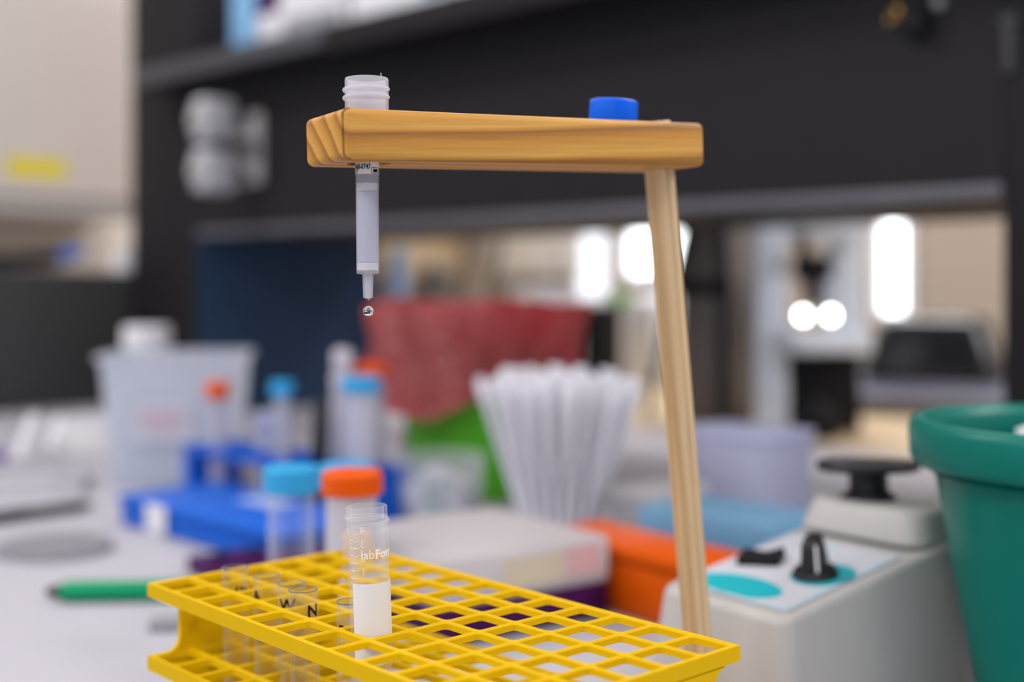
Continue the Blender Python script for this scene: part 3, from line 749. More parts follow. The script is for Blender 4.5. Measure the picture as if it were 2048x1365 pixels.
# control panel film and controls, laid on the slope
cpn = bpy.data.objects.new('control_panel', None); COL.objects.link(cpn); cpn.parent = vx
cpn.location = (0, 0, zf+0.0004); cpn.rotation_euler = (sl, 0, 0)
obj('panel_film', box(-WV+0.007, -0.007, 0.010, 0.116, 0.0, 0.0006, 0), M['panel'], cpn)
def disc(cx, cy, rx, ry, z0, z1, n=40):
    bm = lathe([(0, z0), (1, z0), (1, z1), (0, z1)], n)
    for v in bm.verts: v.co.x = cx+v.co.x*rx; v.co.y = cy+v.co.y*ry
    return bm
obj('printed_oval', disc(-0.056, 0.026, 0.031, 0.0150, 0.0006, 0.0009), M['tealprint'], cpn)
obj('printed_ring', disc(-0.026, 0.066, 0.019, 0.019, 0.0006, 0.0009), M['tealprint'], cpn)
obj('printed_stripe', boxes([(-WV+0.008, -0.008, 0.0105, 0.0135, 0.0006, 0.0009), (-0.011, -0.008, 0.014, 0.115, 0.0006, 0.0009)]), M['paleprint'], cpn)
obj('printed_stripe', boxes([(-0.075, -0.045, 0.104, 0.110, 0.0006, 0.0009)]), M['paleprint'], cpn)
sw = bmesh.new(); add(sw, prism([(-0.013, 0.0006), (0.013, 0.0006), (0.0125, 0.0075), (0.0, 0.0030), (-0.0125, 0.0060)], -0.0095, 0.0095, 0.0008))
swo = obj('rocker_switch', sw, M['ink'], cpn); swo.location = (-0.072, 0.066, 0); swo.rotation_euler = (0, 0, 0.45)
kn = lathe([(0, 0.0009), (0.0135, 0.0009), (0.0132, 0.003), (0.0118, 0.0052), (0, 0.0054)], 32)
ko = obj('speed_knob', kn, M['blackp'], cpn); ko.location = (-0.029, 0.063, 0); ko.rotation_euler = (0, 0, 0.55)
obj('grip', taper_box(0.0150, 0.0235, 0.0105, 0.0180, 0.0050, 0.0235, 0.0030, 3), M['blackp'], ko)
pl = box(-0.0007, 0.0007, -0.0004, 0.0004, 0.0065, 0.0215); bmesh.ops.rotate(pl, matrix=Matrix.Rotation(math.radians(-8.5), 3, 'X'), cent=(0, 0, 0.0065), verts=pl.verts[:])
plo = obj('pointer_line', pl, M['white'], ko); plo.location = (0.003, -0.01165, 0)
# ------------------------------------------------------------------ teal bucket on the right
bx = thing('ice_bucket', 'teal green rubber bucket with a thick rolled rim at the right edge', 'bucket', (0.283, 0.600, BENCH))
bz = 0.153
def bprof(z): return 0.0535+(0.0775-0.0535)*z/(bz-0.02)
outer = [(0, 0.0005), (0.050, 0.0005), (0.0535, 0.004)] + [(bprof(z), z) for z in (0.03, 0.06, 0.09, 0.115, bz-0.026)]
outer += [(bprof(bz-0.024)+0.002, bz-0.023)]
obj('shell', lathe(outer+[(0.0785, bz-0.018), (0.0745, bz-0.022), (0.066, 0.07), (0.052, 0.012), (0, 0.010)], 72), M['teal'], bx, 50)
rimp = [(0.0765, bz-0.024), (0.0860, bz-0.0225), (0.0880, bz-0.019), (0.0888, bz-0.006), (0.0875, bz-0.0015), (0.0845, bz), (0.0800, bz-0.001), (0.0772, bz-0.006), (0.0757, bz-0.016)]
obj('rim', lathe(rimp, 72, closed=True), M['teal'], bx, 60)
obj('rim_groove', lathe([(0.0775, bz-0.027), (0.0790, bz-0.0262), (0.0782, bz-0.0245), (0.0765, bz-0.0245)], 72, closed=True), M['teal'], bx)

sA, sB = Vector((0.300, 0.605, BENCH+0.0135)), Vector((0.2585, 0.632, BENCH+0.1465)); dv = sB-sA; L = dv.length
t = thing('stirring_stick', 'white plastic stick leaning inside the teal bucket', 'stick', sA); t.rotation_mode = 'QUATERNION'; t.rotation_quaternion = Vector((0, 0, 1)).rotation_difference(dv.normalized())
obj('shaft', lathe([(0, 0.0005), (0.003, 0.001), (0.0035, 0.006), (0.0035, L-0.02), (0, L-0.02)], 18), M['white'], t)
obj('grip', lathe([(0, L-0.0199), (0.0048, L-0.0199), (0.0052, L-0.004), (0.004, L), (0, L)], 18), M['white'], t)

# ------------------------------------------------------------------ conical tubes
def conical(name, label, X, Y, z0, R, Hh, cap_r, cap_h, capm, bodym, lean=(0, 0), fill=None, group=None, skirt=False):
    t = thing(name, label, 'tube', (X, Y, z0), (lean[0], lean[1], 0), group)
    if skirt: b = lathe([(R-0.002, 0.0005), (R-0.0005, 0.0005), (R, 0.002), (R, Hh-cap_h+0.002), (R-0.001, Hh-cap_h+0.002), (R-0.001, 0.018), (0.004, 0.003), (0, 0.003)], 40)
    else: b = lathe([(0, 0.0005), (0.003, 0.001), (R, R*1.5), (R, Hh-cap_h+0.002), (R-0.001, Hh-cap_h+0.002), (R-0.001, R*1.5), (0.002, 0.003), (0, 0.003)], 32)
    obj('body', b, bodym, t)
    n = 60
    c = lathe([(cap_r-0.001, Hh-cap_h), (cap_r, Hh-cap_h+0.0005), (cap_r, Hh-0.002), (cap_r-0.0015, Hh-0.0003), (cap_r-0.004, Hh), (0, Hh-0.0005)], n*2,
              rfun=lambda a, r, z: 1-(0.012 if (round(a/(2*PI)*n*2) % 2 and r > cap_r-0.0005 and z < Hh-0.001) else 0))
    obj('cap', c, capm, t)
    if fill: obj('contents', lathe([(0, 0.0185), (R-0.0012, 0.0185), (R-0.0012, fill), (0, fill)], 32), M['frit'], t)
    return t
conical('conical_tube', 'clear tube with sky blue cap just left of the orange capped tube', -0.1327, 0.752, BENCH, 0.0140, 0.109, 0.0168, 0.0155, M['skycap'], M['clear'], skirt=True)
conical('conical_tube', 'pale filled tube with orange cap behind the yellow rack', -0.0892, 0.697, BENCH, 0.0140, 0.1145, 0.0170, 0.0130, M['orangecap'], M['milky2'], skirt=True)
conical('conical_tube', 'clear tube with sky blue cap half hidden behind the orange capped tube', -0.1065, 0.800, BENCH, 0.0140, 0.1035, 0.0175, 0.0145, M['skycap'], M['clear'], skirt=True)

# ------------------------------------------------------------------ freezer box with frosted lid
FA = math.atan2(0.587, 0.81)
fb = thing('freezer_box', 'frosted white lidded storage box with dark purple base behind the rack', 'box', (-0.0426, 0.7437, BENCH), FA)
obj('base_tray', box(0, 0.130, 0, 0.130, 0.0005, 0.0235, 0.003), M['purple'], fb)
obj('lid', box(-0.0015, 0.1315, -0.0015, 0.1315, 0.0236, 0.054, 0.004, 3), M['lid'], fb)
obj('contents', box(0.006, 0.124, 0.006, 0.124, 0.024, 0.034, 0.003), M['frit'], fb)
obj('sticker', box(0.045, 0.092, -0.0018, -0.0014, 0.030, 0.048), plastic('cream_sticker', (0.62, 0.55, 0.42), 0.6), fb)
obj('sticker', box(0.094, 0.122, -0.0018, -0.0014, 0.032, 0.050), plastic('pink_sticker', (0.66, 0.42, 0.42), 0.6), fb)

# orange box
ob = thing('orange_box', 'bright orange plastic box between the frosted box and the mixer', 'box', (0.1224, 0.7535, BENCH), RZ-0.16)
obj('base', box(-0.165, 0, 0, 0.05, 0.0005, 0.036, 0.003), M['orange'], ob)
obj('lid', box(-0.167, 0.002, -0.002, 0.052, 0.0362, 0.046, 0.003), M['orange'], ob)
# pale blue tip box
tb = thing('tip_box', 'pale blue translucent tip box behind the orange box', 'box', (0.178, 0.872, BENCH), RZ)
obj('base', box(-0.115, 0, 0, 0.075, 0.0005, 0.028, 0.003), M['greyp'], tb)
obj('lid', box(-0.116, 0.001, -0.001, 0.076, 0.0282, 0.050, 0.004), M['tip'], tb)
t = thing('tip_box', 'low grey and white box beside the bunch of white straws', 'box', (0.116, 1.000, BENCH), RZ)
obj('base', box(-0.05, 0.0, 0, 0.07, 0.0005, 0.040, 0.003), M['greyp'], t)
obj('lid', box(-0.051, 0.001, -0.001, 0.071, 0.0402, 0.052, 0.004), M['lid'], t)
# lilac frosted box
lbx = thing('storage_box', 'tall lilac frosted storage box behind the dowel post', 'box', (0.205, 1.11, BENCH), RZ)
obj('body', taper_box(0.092, 0.075, 0.097, 0.080, 0.0005, 0.084, 0.002, 2, 0.006), M['lilac'], lbx)
obj('lid', taper_box(0.101, 0.084, 0.101, 0.084, 0.0842, 0.091, 0.0015, 2, 0.006), M['lilac'], lbx)

# ------------------------------------------------------------------ blue tray, tube stand and tubes behind
tr = thing('blue_tray', 'low bright blue plastic case with a white label on its front', 'case', (-0.356, 1.135, BENCH), RZ)
obj('base', box(0, 0.245, 0, 0.10, 0.0005, 0.018, 0.003), M['blue'], tr)
obj('lid', box(-0.002, 0.247, -0.002, 0.102, 0.0182, 0.028, 0.004, 3), M['blue'], tr)
obj('label', box(0.052, 0.085, -0.0032, -0.0021, 0.002, 0.027), M['paper'], tr)
obj('label', box(0.10, 0.16, 0.055, 0.085, 0.0281, 0.0284), plastic('pale_lid_highlight', (0.35, 0.45, 0.75), 0.5), tr)  # second patch is a highlight painted on top of the lid
T0 = (-0.254, 1.238)
st = thing('tube_stand', 'blue plastic tube stand behind the blue case', 'rack', (T0[0], T0[1], BENCH), RZ)
def plate(z0, z1, holes, r):
    bm = bmesh.new(); add(bm, box(-0.085, 0.20, -0.032, 0.032, z0, z1, 0.002)); return bm
obj('base_plate', plate(0.0005, 0.008, (), 0), M['blue'], st)
for x0, x1 in ((-0.085, -0.072), (0.060, 0.068), (0.188, 0.20)):
    obj('upright', box(x0, x1, -0.030, 0.030, 0.008, 0.0475), M['blue'], st)
def rails(z0, z1):
    bm = bmesh.new()
    for y in (-0.032, -0.004, 0.026): add(bm, box(-0.085, 0.20, y, y+0.006, z0, z1, 0.001))
    for k in range(11): 
        x = -0.085+k*0.0279; add(bm, box(x, x+0.005, -0.0262, 0.0262, z0+0.0004, z1-0.0004))
    return bm
obj('top_grid', rails(0.048, 0.055), M['blue'], st)
def sp(tu, dm): return (T0[0]+CR*tu-SR*dm, T0[1]+SR*tu+CR*dm)
zt_ = BENCH+0.009
x, y = sp(-0.040, -0.018); conical('conical_tube', 'narrow tube with small orange cap in front of the translucent container', x, y, zt_, 0.0078, 0.112, 0.0125, 0.016, M['orangecap'], M['milky'])
x, y = sp(0.066, -0.014); conical('conical_tube', 'narrow tube with small sky blue cap in the blue stand', x, y, zt_, 0.0078, 0.118, 0.0112, 0.014, M['skycap'], M['milky'])
x, y = sp(0.178, -0.008); conical('conical_tube', 'wide tube with blue cap at the right end of the blue stand', x, y, BENCH+0.022, 0.0140, 0.115, 0.0175, 0.014, M['skycap'], M['milky2'])
x, y = sp(0.128, 0.040); conical('conical_tube', 'wide tube with orange cap right behind the blue capped one in the stand', x, y+0.01, BENCH+0.028, 0.0140, 0.115, 0.0170, 0.014, M['orangecap'], M['milky'])
x, y = sp(0.122, -0.014); t = thing('marker_pen', 'black marker pen standing in the blue stand', 'pen', (x, y, zt_), (0, math.radians(2), 0))
obj('barrel', lathe([(0, 0.0005), (0.007, 0.0005), (0.0075, 0.004), (0.0075, 0.062), (0, 0.062)], 24), M['ink'], t)
obj('cap', lathe([(0, 0.0622), (0.0082, 0.0622), (0.008, 0.098), (0.005, 0.104), (0, 0.104)], 24), M['blackp'], t)
obj('red_band', lathe([(0.0077, 0.018), (0.0079, 0.0185), (0.0079, 0.026), (0.0077, 0.0265)], 24, closed=True), plastic('red_band', (0.5, 0.02, 0.04), 0.5), t)
x, y = sp(0.110, 0.014); t = thing('frosted_tube', 'long frosted white tube rising behind the black marker', 'tube', (x, y, zt_), (0, math.radians(3), 0))
obj('body', lathe([(0, 0.0005), (0.006, 0.002), (0.0085, 0.012), (0.0085, 0.135), (0.0095, 0.137), (0.0095, 0.145), (0.007, 0.149), (0, 0.15)], 28), M['milky2'], t)
obj('collar', lathe([(0.0086, 0.118), (0.0102, 0.1185), (0.0102, 0.123), (0.0086, 0.1235)], 28, closed=True), M['milky2'], t)
# white lid in the middle of the stand
x, y = sp(0.005, 0.010); t = thing('white_vial', 'short white capped vial between the orange and sky blue capped tubes', 'vial', (x, y, BENCH+0.0085), group=None)
obj('body', lathe([(0, 0), (0.011, 0), (0.011, 0.060), (0, 0.060)], 28), M['milky2'], t)
obj('cap', lathe([(0, 0.0602), (0.0115, 0.0602), (0.0125, 0.062), (0.0125, 0.081), (0.011, 0.083), (0, 0.083)], 28), M['lilac'], t)

# low purple rack on the bench
pr = thing('purple_rack', 'low dark purple rack between the blue case and the yellow rack', 'rack', (*on_bench(372, 1146).xy, BENCH), PI/2+RZ-0.12)
obj('tray', box(0, 0.115, -0.045, 0.0, 0.0005, 0.013, 0.002), M['purple'], pr)
for k in range(4): obj('well', lathe([(0.008, 0.0131), (0.0085, 0.0135), (0.0085, 0.0150), (0.0065, 0.0150), (0.0065, 0.0131)], 20, closed=True), M['ink'], pr).location = (0.018+0.027*k, -0.022, 0)

# ------------------------------------------------------------------ translucent container with label, bottle behind
Yc = 1.40; xc = (357-1024)/F*Yc
jar = thing('plastic_container', 'large translucent square container with a faded red printed label', 'container', (xc, Yc, BENCH), 0.12)
def tub(wb, wt, h, th, rv):
    bm = bmesh.new()
    def rr(w_, z):
        pts = []; r = rv; S = 5
        for (sx, sy, a0) in ((1, 1, 0), (-1, 1, 90), (-1, -1, 180), (1, -1, 270)):
            for k in range(S+1):
                a = math.radians(a0+90*k/S); pts.append(bm.verts.new((sx*(w_/2-r)+r*math.cos(a), sy*(w_/2-r)+r*math.sin(a), z)))
        return pts
    L = [rr(wb, 0.0005), rr(wt, h-0.006), rr(wt+0.010, h-0.005), rr(wt+0.010, h), rr(wt-2*th, h), rr(wb-2*th, th+0.001)]
    for A, B in zip(L, L[1:]):
        n = len(A)
        for k in range(n): bm.faces.new((A[k], A[(k+1)%n], B[(k+1)%n], B[k]))
    bm.faces.new(L[0][::-1]); bm.faces.new(L[-1]); return bm
obj('tub', tub(0.128, 0.148, 0.142, 0.0015, 0.02), M['jar'], jar, 40)
obj('label', box(-0.036, 0.026, -0.0735, -0.0725, 0.055, 0.099), M['dull_label'], jar).rotation_euler = (math.radians(3.0), 0, 0)
obj('label_print', boxes([(-0.030, 0.018, -0.0742, -0.0737, 0.084, 0.088), (-0.028, 0.02, -0.0742, -0.0737, 0.076, 0.080), (-0.025, 0.012, -0.0742, -0.0737, 0.068, 0.072)]), M['redink'], jar).rotation_euler = (math.radians(3.0), 0, 0)
obj('liquid', box(-0.055, 0.055, -0.055, 0.055, 0.004, 0.05, 0.012, 3), M['jar'], jar)
p = at(294, 660, 1.56); t = thing('capped_bottle', 'white bottle with a wide white cap behind the translucent container', 'bottle', (p.x, p.y, BENCH))
obj('body', lathe([(0, 0.0005), (0.033, 0.0005), (0.035, 0.004), (0.035, 0.105), (0.030, 0.122), (0.022, 0.130), (0.022, 0.138), (0, 0.138)], 32), M['milky2'], t)
obj('cap', lathe([(0, 0.1382), (0.0285, 0.1382), (0.029, 0.140), (0.029, 0.163), (0.0265, 0.166), (0, 0.166)], 48), M['paper'], t)

# left cluster: pale box, two leaning white tubes
p = on_bench(182, 915); t = thing('pale_carton', 'pale grey small carton at the far left of the bench', 'box', (p.x, p.y, BENCH), 0.15)
obj('body', taper_box(0.066, 0.05, 0.058, 0.045, 0.0005, 0.052, 0.003, 2), M['label'], t)
obj('flap', box(-0.028, 0.028, -0.0235, -0.0225, 0.042, 0.054), M['paper'], t)
for (a, b_, lab) in (((38, 935), (76, 832), 'leaning white plastic tube furthest left on the bench'), ((100, 915), (122, 838), 'leaning white plastic tube touching the pale carton')):
    pA = on_bench(*a); Yt = pA.y+0.02; pB = at(b_[0], b_[1], Yt)
    dv = pB-Vector((pA.x, pA.y, BENCH+0.008)); L = dv.length
    t = thing('leaning_tube', lab, 'tube', (pA.x, pA.y, BENCH+0.008)); t.rotation_mode = 'QUATERNION'; t.rotation_quaternion = Vector((0, 0, 1)).rotation_difference(dv.normalized())
    obj('body', lathe([(0, 0.0), (0.0075, 0.001), (0.0085, 0.004), (0.0085, L*0.72), (0, L*0.72)], 24), M['white'], t)
    obj('cap', lathe([(0, L*0.7205), (0.0092, L*0.7205), (0.0092, L-0.002), (0.008, L), (0, L)], 24), M['paper'], t)
p = on_bench(-8, 935); t = thing('purple_vial', 'purple cap peeking in at the left edge beside the leaning tubes', 'vial', (p.x, p.y, BENCH))
obj('body', lathe([(0, 0.0005), (0.007, 0.0005), (0.008, 0.002), (0.008, 0.008), (0, 0.008)], 20), M['white'], t)
obj('cap', lathe([(0, 0.0082), (0.011, 0.0082), (0.011, 0.018), (0.009, 0.020), (0, 0.020)], 24), plastic('violet_cap', (0.16, 0.07, 0.42), 0.4), t)

# notebook, black pen, dish, green pen
p = on_bench(55, 985); nb = thing('notebook', 'white notebook lying at the left edge above the black pen', 'notebook', (p.x, p.y, BENCH), 0.25)
obj('pages', box(-0.112, 0.055, -0.02, 0.085, 0.0005, 0.011, 0.001), M['paper'], nb)
obj('cover', box(-0.114, 0.057, -0.022, 0.087, 0.0112, 0.0128, 0.0005), M['bench'], nb)
obj('back_cover', box(-0.114, 0.057, -0.022, 0.087, 0.0001, 0.0004), M['greyp'], nb)
obj('elastic_band', box(0.030, 0.036, -0.0222, 0.0872, 0.0129, 0.0133), M['greyp'], nb)
pA, pB = on_bench(-25, 1052), on_bench(190, 1019); dv = (pB-pA); L = dv.length
t = thing('black_pen', 'slim black pen lying on the bench at the left edge', 'pen', (pA.x, pA.y, BENCH+0.0052), math.atan2(dv.y, dv.x))
b = lathe([(0, 0), (0.004, 0.0003), (0.005, 0.003), (0.005, L*0.86), (0.0018, L-0.003), (0, L)], 20); bmesh.ops.rotate(b, matrix=Matrix.Rotation(PI/2, 3, 'Y'), verts=b.verts[:])
obj('barrel', b, M['ink'], t); obj('clip', box(0.006, 0.04, -0.0012, 0.0012, 0.005, 0.0062), M['blackp'], t)
p = on_bench(108, 1104); t = thing('petri_dish', 'flat grey round dish lying on the white bench at the left', 'dish', (p.x, p.y, BENCH))
obj('dish', lathe([(0, 0.0005), (0.043, 0.0005), (0.0435, 0.001), (0.0435, 0.006), (0.0425, 0.006), (0.0425, 0.002), (0, 0.002)], 48), M['label'], t)
obj('lid', lathe([(0, 0.0062), (0.0447, 0.0062), (0.0447, 0.0025), (0.0457, 0.0025), (0.0457, 0.0072), (0, 0.0072)], 48), frosted('smoky_lid', (0.55, 0.54, 0.58), 0.6), t)
pA, pB = on_bench(92, 1206), on_bench(420, 1206); dv = pB-pA
t = thing('green_pen', 'green marker pen with black tip lying left of the yellow rack', 'pen', (pA.x, pA.y, BENCH+0.0074), math.atan2(dv.y, dv.x)+0.06)
def along_x(bm): bmesh.ops.rotate(bm, matrix=Matrix.Rotation(PI/2, 3, 'Y'), verts=bm.verts[:]); return bm
obj('barrel', along_x(lathe([(0, 0.010), (0.0060, 0.010), (0.0072, 0.014), (0.0072, 0.115), (0.005, 0.118), (0, 0.118)], 24)), M['pen'], t)
obj('tip', along_x(lathe([(0, 0.0), (0.0015, 0.0), (0.003, 0.001), (0.0048, 0.0098), (0, 0.0098)], 20)), M['ink'], t)
p = on_bench(338, 1262); t = thing('pen_cap', 'dark grey pen cap on the bench beside the yellow rack', 'cap', (p.x, p.y, BENCH+0.0042), 0.12)
obj('shell', along_x(lathe([(0.003, -0.012), (0.0040, -0.012), (0.0040, 0.008), (0.003, 0.010), (0, 0.0105)], 18)), M['greyp'], t)
obj('clip', box(-0.010, 0.009, -0.001, 0.001, 0.0041, 0.0051), M['greyp'], t)

# ------------------------------------------------------------------ green bin with red bag
BX, BY = -0.038, 1.31
gb = thing('waste_bin', 'tapered bright green bench bin lined with a red bag', 'bin', (BX, BY, BENCH))
obj('shell', lathe([(0, 0.0005), (0.062, 0.0005), (0.065, 0.004), (0.084, 0.150), (0.086, 0.152), (0.086, 0.158), (0.081, 0.158), (0.062, 0.008), (0, 0.006)], 56), M['green'], gb)
obj('rim_band', lathe([(0.0825, 0.138), (0.0855, 0.139), (0.0858, 0.146), (0.0832, 0.147)], 56, closed=True), M['green'], gb)
bag = bmesh.new(); rnd = random.Random(3)
ph = [rnd.uniform(0, 6.28) for _ in range(8)]
def tri(x): return abs(((x/PI) % 2)-1)*2-1                     # sharp folds
def bagr(a, k):
    return 0.05*math.sin(2*a+ph[0]+k*0.25)+0.05*tri(5*a+ph[1]-k*0.35)+0.04*tri(9*a+ph[2]+k*0.55)+0.022*tri(17*a+ph[3]-k*0.8)
prof = [(0.116, 0.108), (0.112, 0.120), (0.107, 0.132), (0.105, 0.145), (0.105, 0.157), (0.108, 0.170), (0.112, 0.183), (0.114, 0.194), (0.112, 0.200), (0.102, 0.199), (0.092, 0.190), (0.085, 0.172), (0.080, 0.15), (0.074, 0.10)]
seg = 180; rings = []
for i, (r, z) in enumerate(prof):
    ring = []
    for k in range(seg):
        a = 2*PI*k/seg; f = 1+bagr(a, i)*(1.0 if i < 9 else 0.35)*(1.15 if i < 3 else 0.95)
        dz = (0.012*math.sin(2*a+ph[4])+0.010*tri(5*a+ph[5]))*(1 if i < 3 else 0.22)
        if i < 3: dz -= 0.014*max(0, math.cos(a-4.75))
        x = r*f*math.cos(a); y = r*f*math.sin(a)
        ring.append(bag.verts.new((x*1.0, y*0.94, z+dz)))
    rings.append(ring)
for A, B in zip(rings, rings[1:]):
    for k in range(seg): bag.faces.new((A[k], A[(k+1)%seg], B[(k+1)%seg], B[k]))
o = obj('red_liner_bag', bag, M['redbag'], gb, 28); o['label'] = 'crumpled red plastic bag folded over the bin rim'

# clear beaker with crumpled tissue in front of the bin
p = Vector((-0.064, 1.12, BENCH)); t = thing('clear_beaker', 'clear plastic beaker in front of the green bin', 'beaker', p)
obj('wall', lathe([(0, 0.0005), (0.035, 0.0005), (0.0365, 0.002), (0.0395, 0.062), (0.0415, 0.066), (0.0402, 0.066), (0.0382, 0.062), (0.0352, 0.003), (0, 0.002)], 48), M['thin'], t)
bm = bmesh.new()
for k in range(6): add(bm, arc_patch(0.0373+0.003*(0.014+0.007*k)/0.06+0.0003, -0.3, 0.1 if k % 2 else 0.35, 0.014+0.007*k, 0.0152+0.007*k, 8))
obj('graduation_marks', bm, plastic('green_print', (0.12, 0.3, 0.22), 0.6), t)
bm = bmesh.new(); bmesh.ops.create_icosphere(bm, subdivisions=3, radius=1)
rnd = random.Random(5)
for v in bm.verts:
    n_ = 1+0.16*math.sin(5*v.co.x+3*v.co.z)+0.12*math.sin(9*v.co.y+2)+rnd.uniform(-.09, .09); v.co = Vector((v.co.x*0.030*n_, v.co.y*0.030*n_, 0.029+v.co.z*0.025*n_))
o = obj('crumpled_tissue', bm, M['paper'], None, 25); o.location = p
tag(o, 'crumpled white tissue stuffed inside the clear beaker', 'tissue')
p = on_bench(802, 975); t = thing('small_bottle', 'small clear bottle with white cap left of the green bin', 'bottle', (p.x, p.y, BENCH))
obj('body', lathe([(0, 0.0005), (0.013, 0.0005), (0.0135, 0.002), (0.0135, 0.036), (0.009, 0.042), (0.009, 0.045), (0, 0.045)], 28), M['milky2'], t)
obj('cap', lathe([(0, 0.0452), (0.0105, 0.0452), (0.0105, 0.058), (0.009, 0.060), (0, 0.060)], 28), M['paper'], t)

# ------------------------------------------------------------------ fan of white straws in a cup
SX, SY = 0.040, 1.06
cup = thing('straw_cup', 'clear plastic cup holding the fan of white straws', 'cup', (SX, SY, BENCH))
obj('wall', lathe([(0, 0.0005), (0.030, 0.0005), (0.031, 0.002), (0.0355, 0.072), (0.0365, 0.074), (0.0345, 0.074), (0.0300, 0.003), (0, 0.002)], 40), M['milky'], cup)
obj('rim', lathe([(0.0366, 0.0722), (0.0380, 0.073), (0.0378, 0.0755), (0.0362, 0.0752)], 40, closed=True), M['milky2'], cup)
rnd = random.Random(11); proto = None
sb = lathe([(0.0026, 0.0), (0.0030, 0.0), (0.0032, 0.118), (0.0040, 0.124), (0.0041, 0.136), (0.0036, 0.140), (0.0022, 0.140), (0.0022, 0.001)], 14)
sme = None
cnt = 0
for ring_n, r0, r1 in ((1, 0.0, 0.0), (6, 0.0075, 0.016), (11, 0.014, 0.031), (16, 0.0198, 0.045), (21, 0.0254, 0.058)):
    for k in range(ring_n):
        a = 2*PI*k/ring_n+ring_n*0.3+rnd.uniform(-0.025, 0.025)
        rr1 = r1*rnd.uniform(0.9, 1.08)
        pA = Vector((SX+r0*math.cos(a), SY+r0*math.sin(a), BENCH+0.0032)); pB = Vector((SX+rr1*math.cos(a)*1.12, SY+rr1*math.sin(a)*1.12, BENCH+0.138))
        if sme is None: o = obj('plastic_straw', sb, M['straw'], None, 40); sme = o.data
        else: o = bpy.data.objects.new('plastic_straw', sme); COL.objects.link(o)
        o.location = pA; o.rotation_mode = 'QUATERNION'; o.rotation_quaternion = Vector((0, 0, 1)).rotation_difference((pB-pA).normalized())
        o.scale = (1, 1, rnd.uniform(0.97, 1.05))
        tag(o, 'one of the white plastic straws fanning out of the clear cup', 'straw', 'white straws in the cup')

# ------------------------------------------------------------------ beyond the opening: things on the beige bench
def far(px, Y): return Vector(((px-1024)/F*Y, Y, BENCH))
# tall dark instrument with slanted strut
p = far(1446, 2.02); t = thing('dark_instrument', 'tall dark grey instrument housing with slanted black struts behind the post', 'instrument', p, RZ)
obj('housing', taper_box(0.115, 0.10, 0.095, 0.10, 0.0005, 0.33, 0.004), plastic('grey_brown_metal', (0.17, 0.152, 0.138), 0.5, 0.4, 0.1, 10), t)
obj('strut', sweep([(-0.085, -0.09, 0.006), (-0.02, -0.062, 0.33)], 0.007, 10), M['ink'], t)
obj('strut', sweep([(0.052, -0.075, 0.006), (0.045, -0.062, 0.33)], 0.007, 10), M['ink'], t)
obj('vent_band', box(-0.052, 0.052, -0.0535, -0.0505, 0.20, 0.225, 0.001), M['ink'], t)
# microscope: white pillar, arch and column with two bright bulbs
p = far(1541, 1.86); t = thing('microscope_stand', 'white microscope stand with two glaring illuminator bulbs beyond the opening', 'microscope', p)
PXM = 1.86/F
obj('pillar', box(-0.023, 0.023, -0.02, 0.02, 0.0005, 0.325, 0.006), M['bright_white'], t)
obj('bridge', box(0.0235, 0.140, -0.02, 0.02, 0.285, 0.325, 0.006), M['bright_white'], t)
obj('column', box(0.090, 0.148, 0.021, 0.06, 0.115, 0.330, 0.006), M['bright_white'], t)
obj('stage', box(0.024, 0.140, -0.045, 0.0205, 0.118, 0.150, 0.004), M['bright_white'], t)
obj('stage_support', box(0.03, 0.13, -0.02, 0.02, 0.0005, 0.1178, 0.004), M['ink'], t)
obj('head', box(0.034, 0.086, -0.035, 0.019, 0.222, 0.262, 0.012, 3), M['ink'], t)
obj('objective', lathe([(0, 0.185), (0.010, 0.185), (0.013, 0.195), (0.013, 0.2218), (0, 0.2218)], 24), M['blackp'], t).location = (0.060, -0.012, 0)
obj('eyepiece', sweep([(0.045, -0.02, 0.262), (0.035, -0.05, 0.283)], 0.010, 14), M['blackp'], t)
for s in (0.034, 0.074):
    lo_ = obj('illuminator', lathe([(0, -0.006), (0.010, -0.006), (0.012, 0.004), (0.009, 0.012), (0, 0.012)], 20), M['greyp'], t); lo_.location = (s, -0.05, 0.172)
    b = bmesh.new(); bmesh.ops.create_uvsphere(b, u_segments=16, v_segments=10, radius=0.0075); obj('bulb', b, M['lamp'], lo_).location = (0, -0.012, 0.002)
# round black knobbed thing
p = far(1632, 1.78); t = thing('black_pump', 'round black knob shaped pump on the beige bench beyond the lilac box', 'pump', p)
obj('body', lathe([(0, 0.0005), (0.028, 0.0005), (0.034, 0.012), (0.034, 0.032), (0.026, 0.046), (0.012, 0.050), (0, 0.050)], 32), M['ink'], t)
obj('knob', lathe([(0, 0.0502), (0.010, 0.0502), (0.009, 0.058), (0, 0.059)], 20), M['blackp'], t)
p = far(1612, 1.99); t = thing('focus_knob', 'dark blue black round dial between white pillar and silver box', 'knob', p)
obj('stand', box(-0.012, 0.012, 0.016, 0.04, 0.0005, 0.12, 0.003), M['ink'], t)
b = lathe([(0, 0), (0.034, 0), (0.036, 0.006), (0.030, 0.016), (0.018, 0.019), (0, 0.02)], 32); bmesh.ops.rotate(b, matrix=Matrix.Rotation(PI/2, 3, 'X'), verts=b.verts[:])
o = obj('dial', b, M['navy'], t); o.location = (0.004, 0.0158, 0.085)
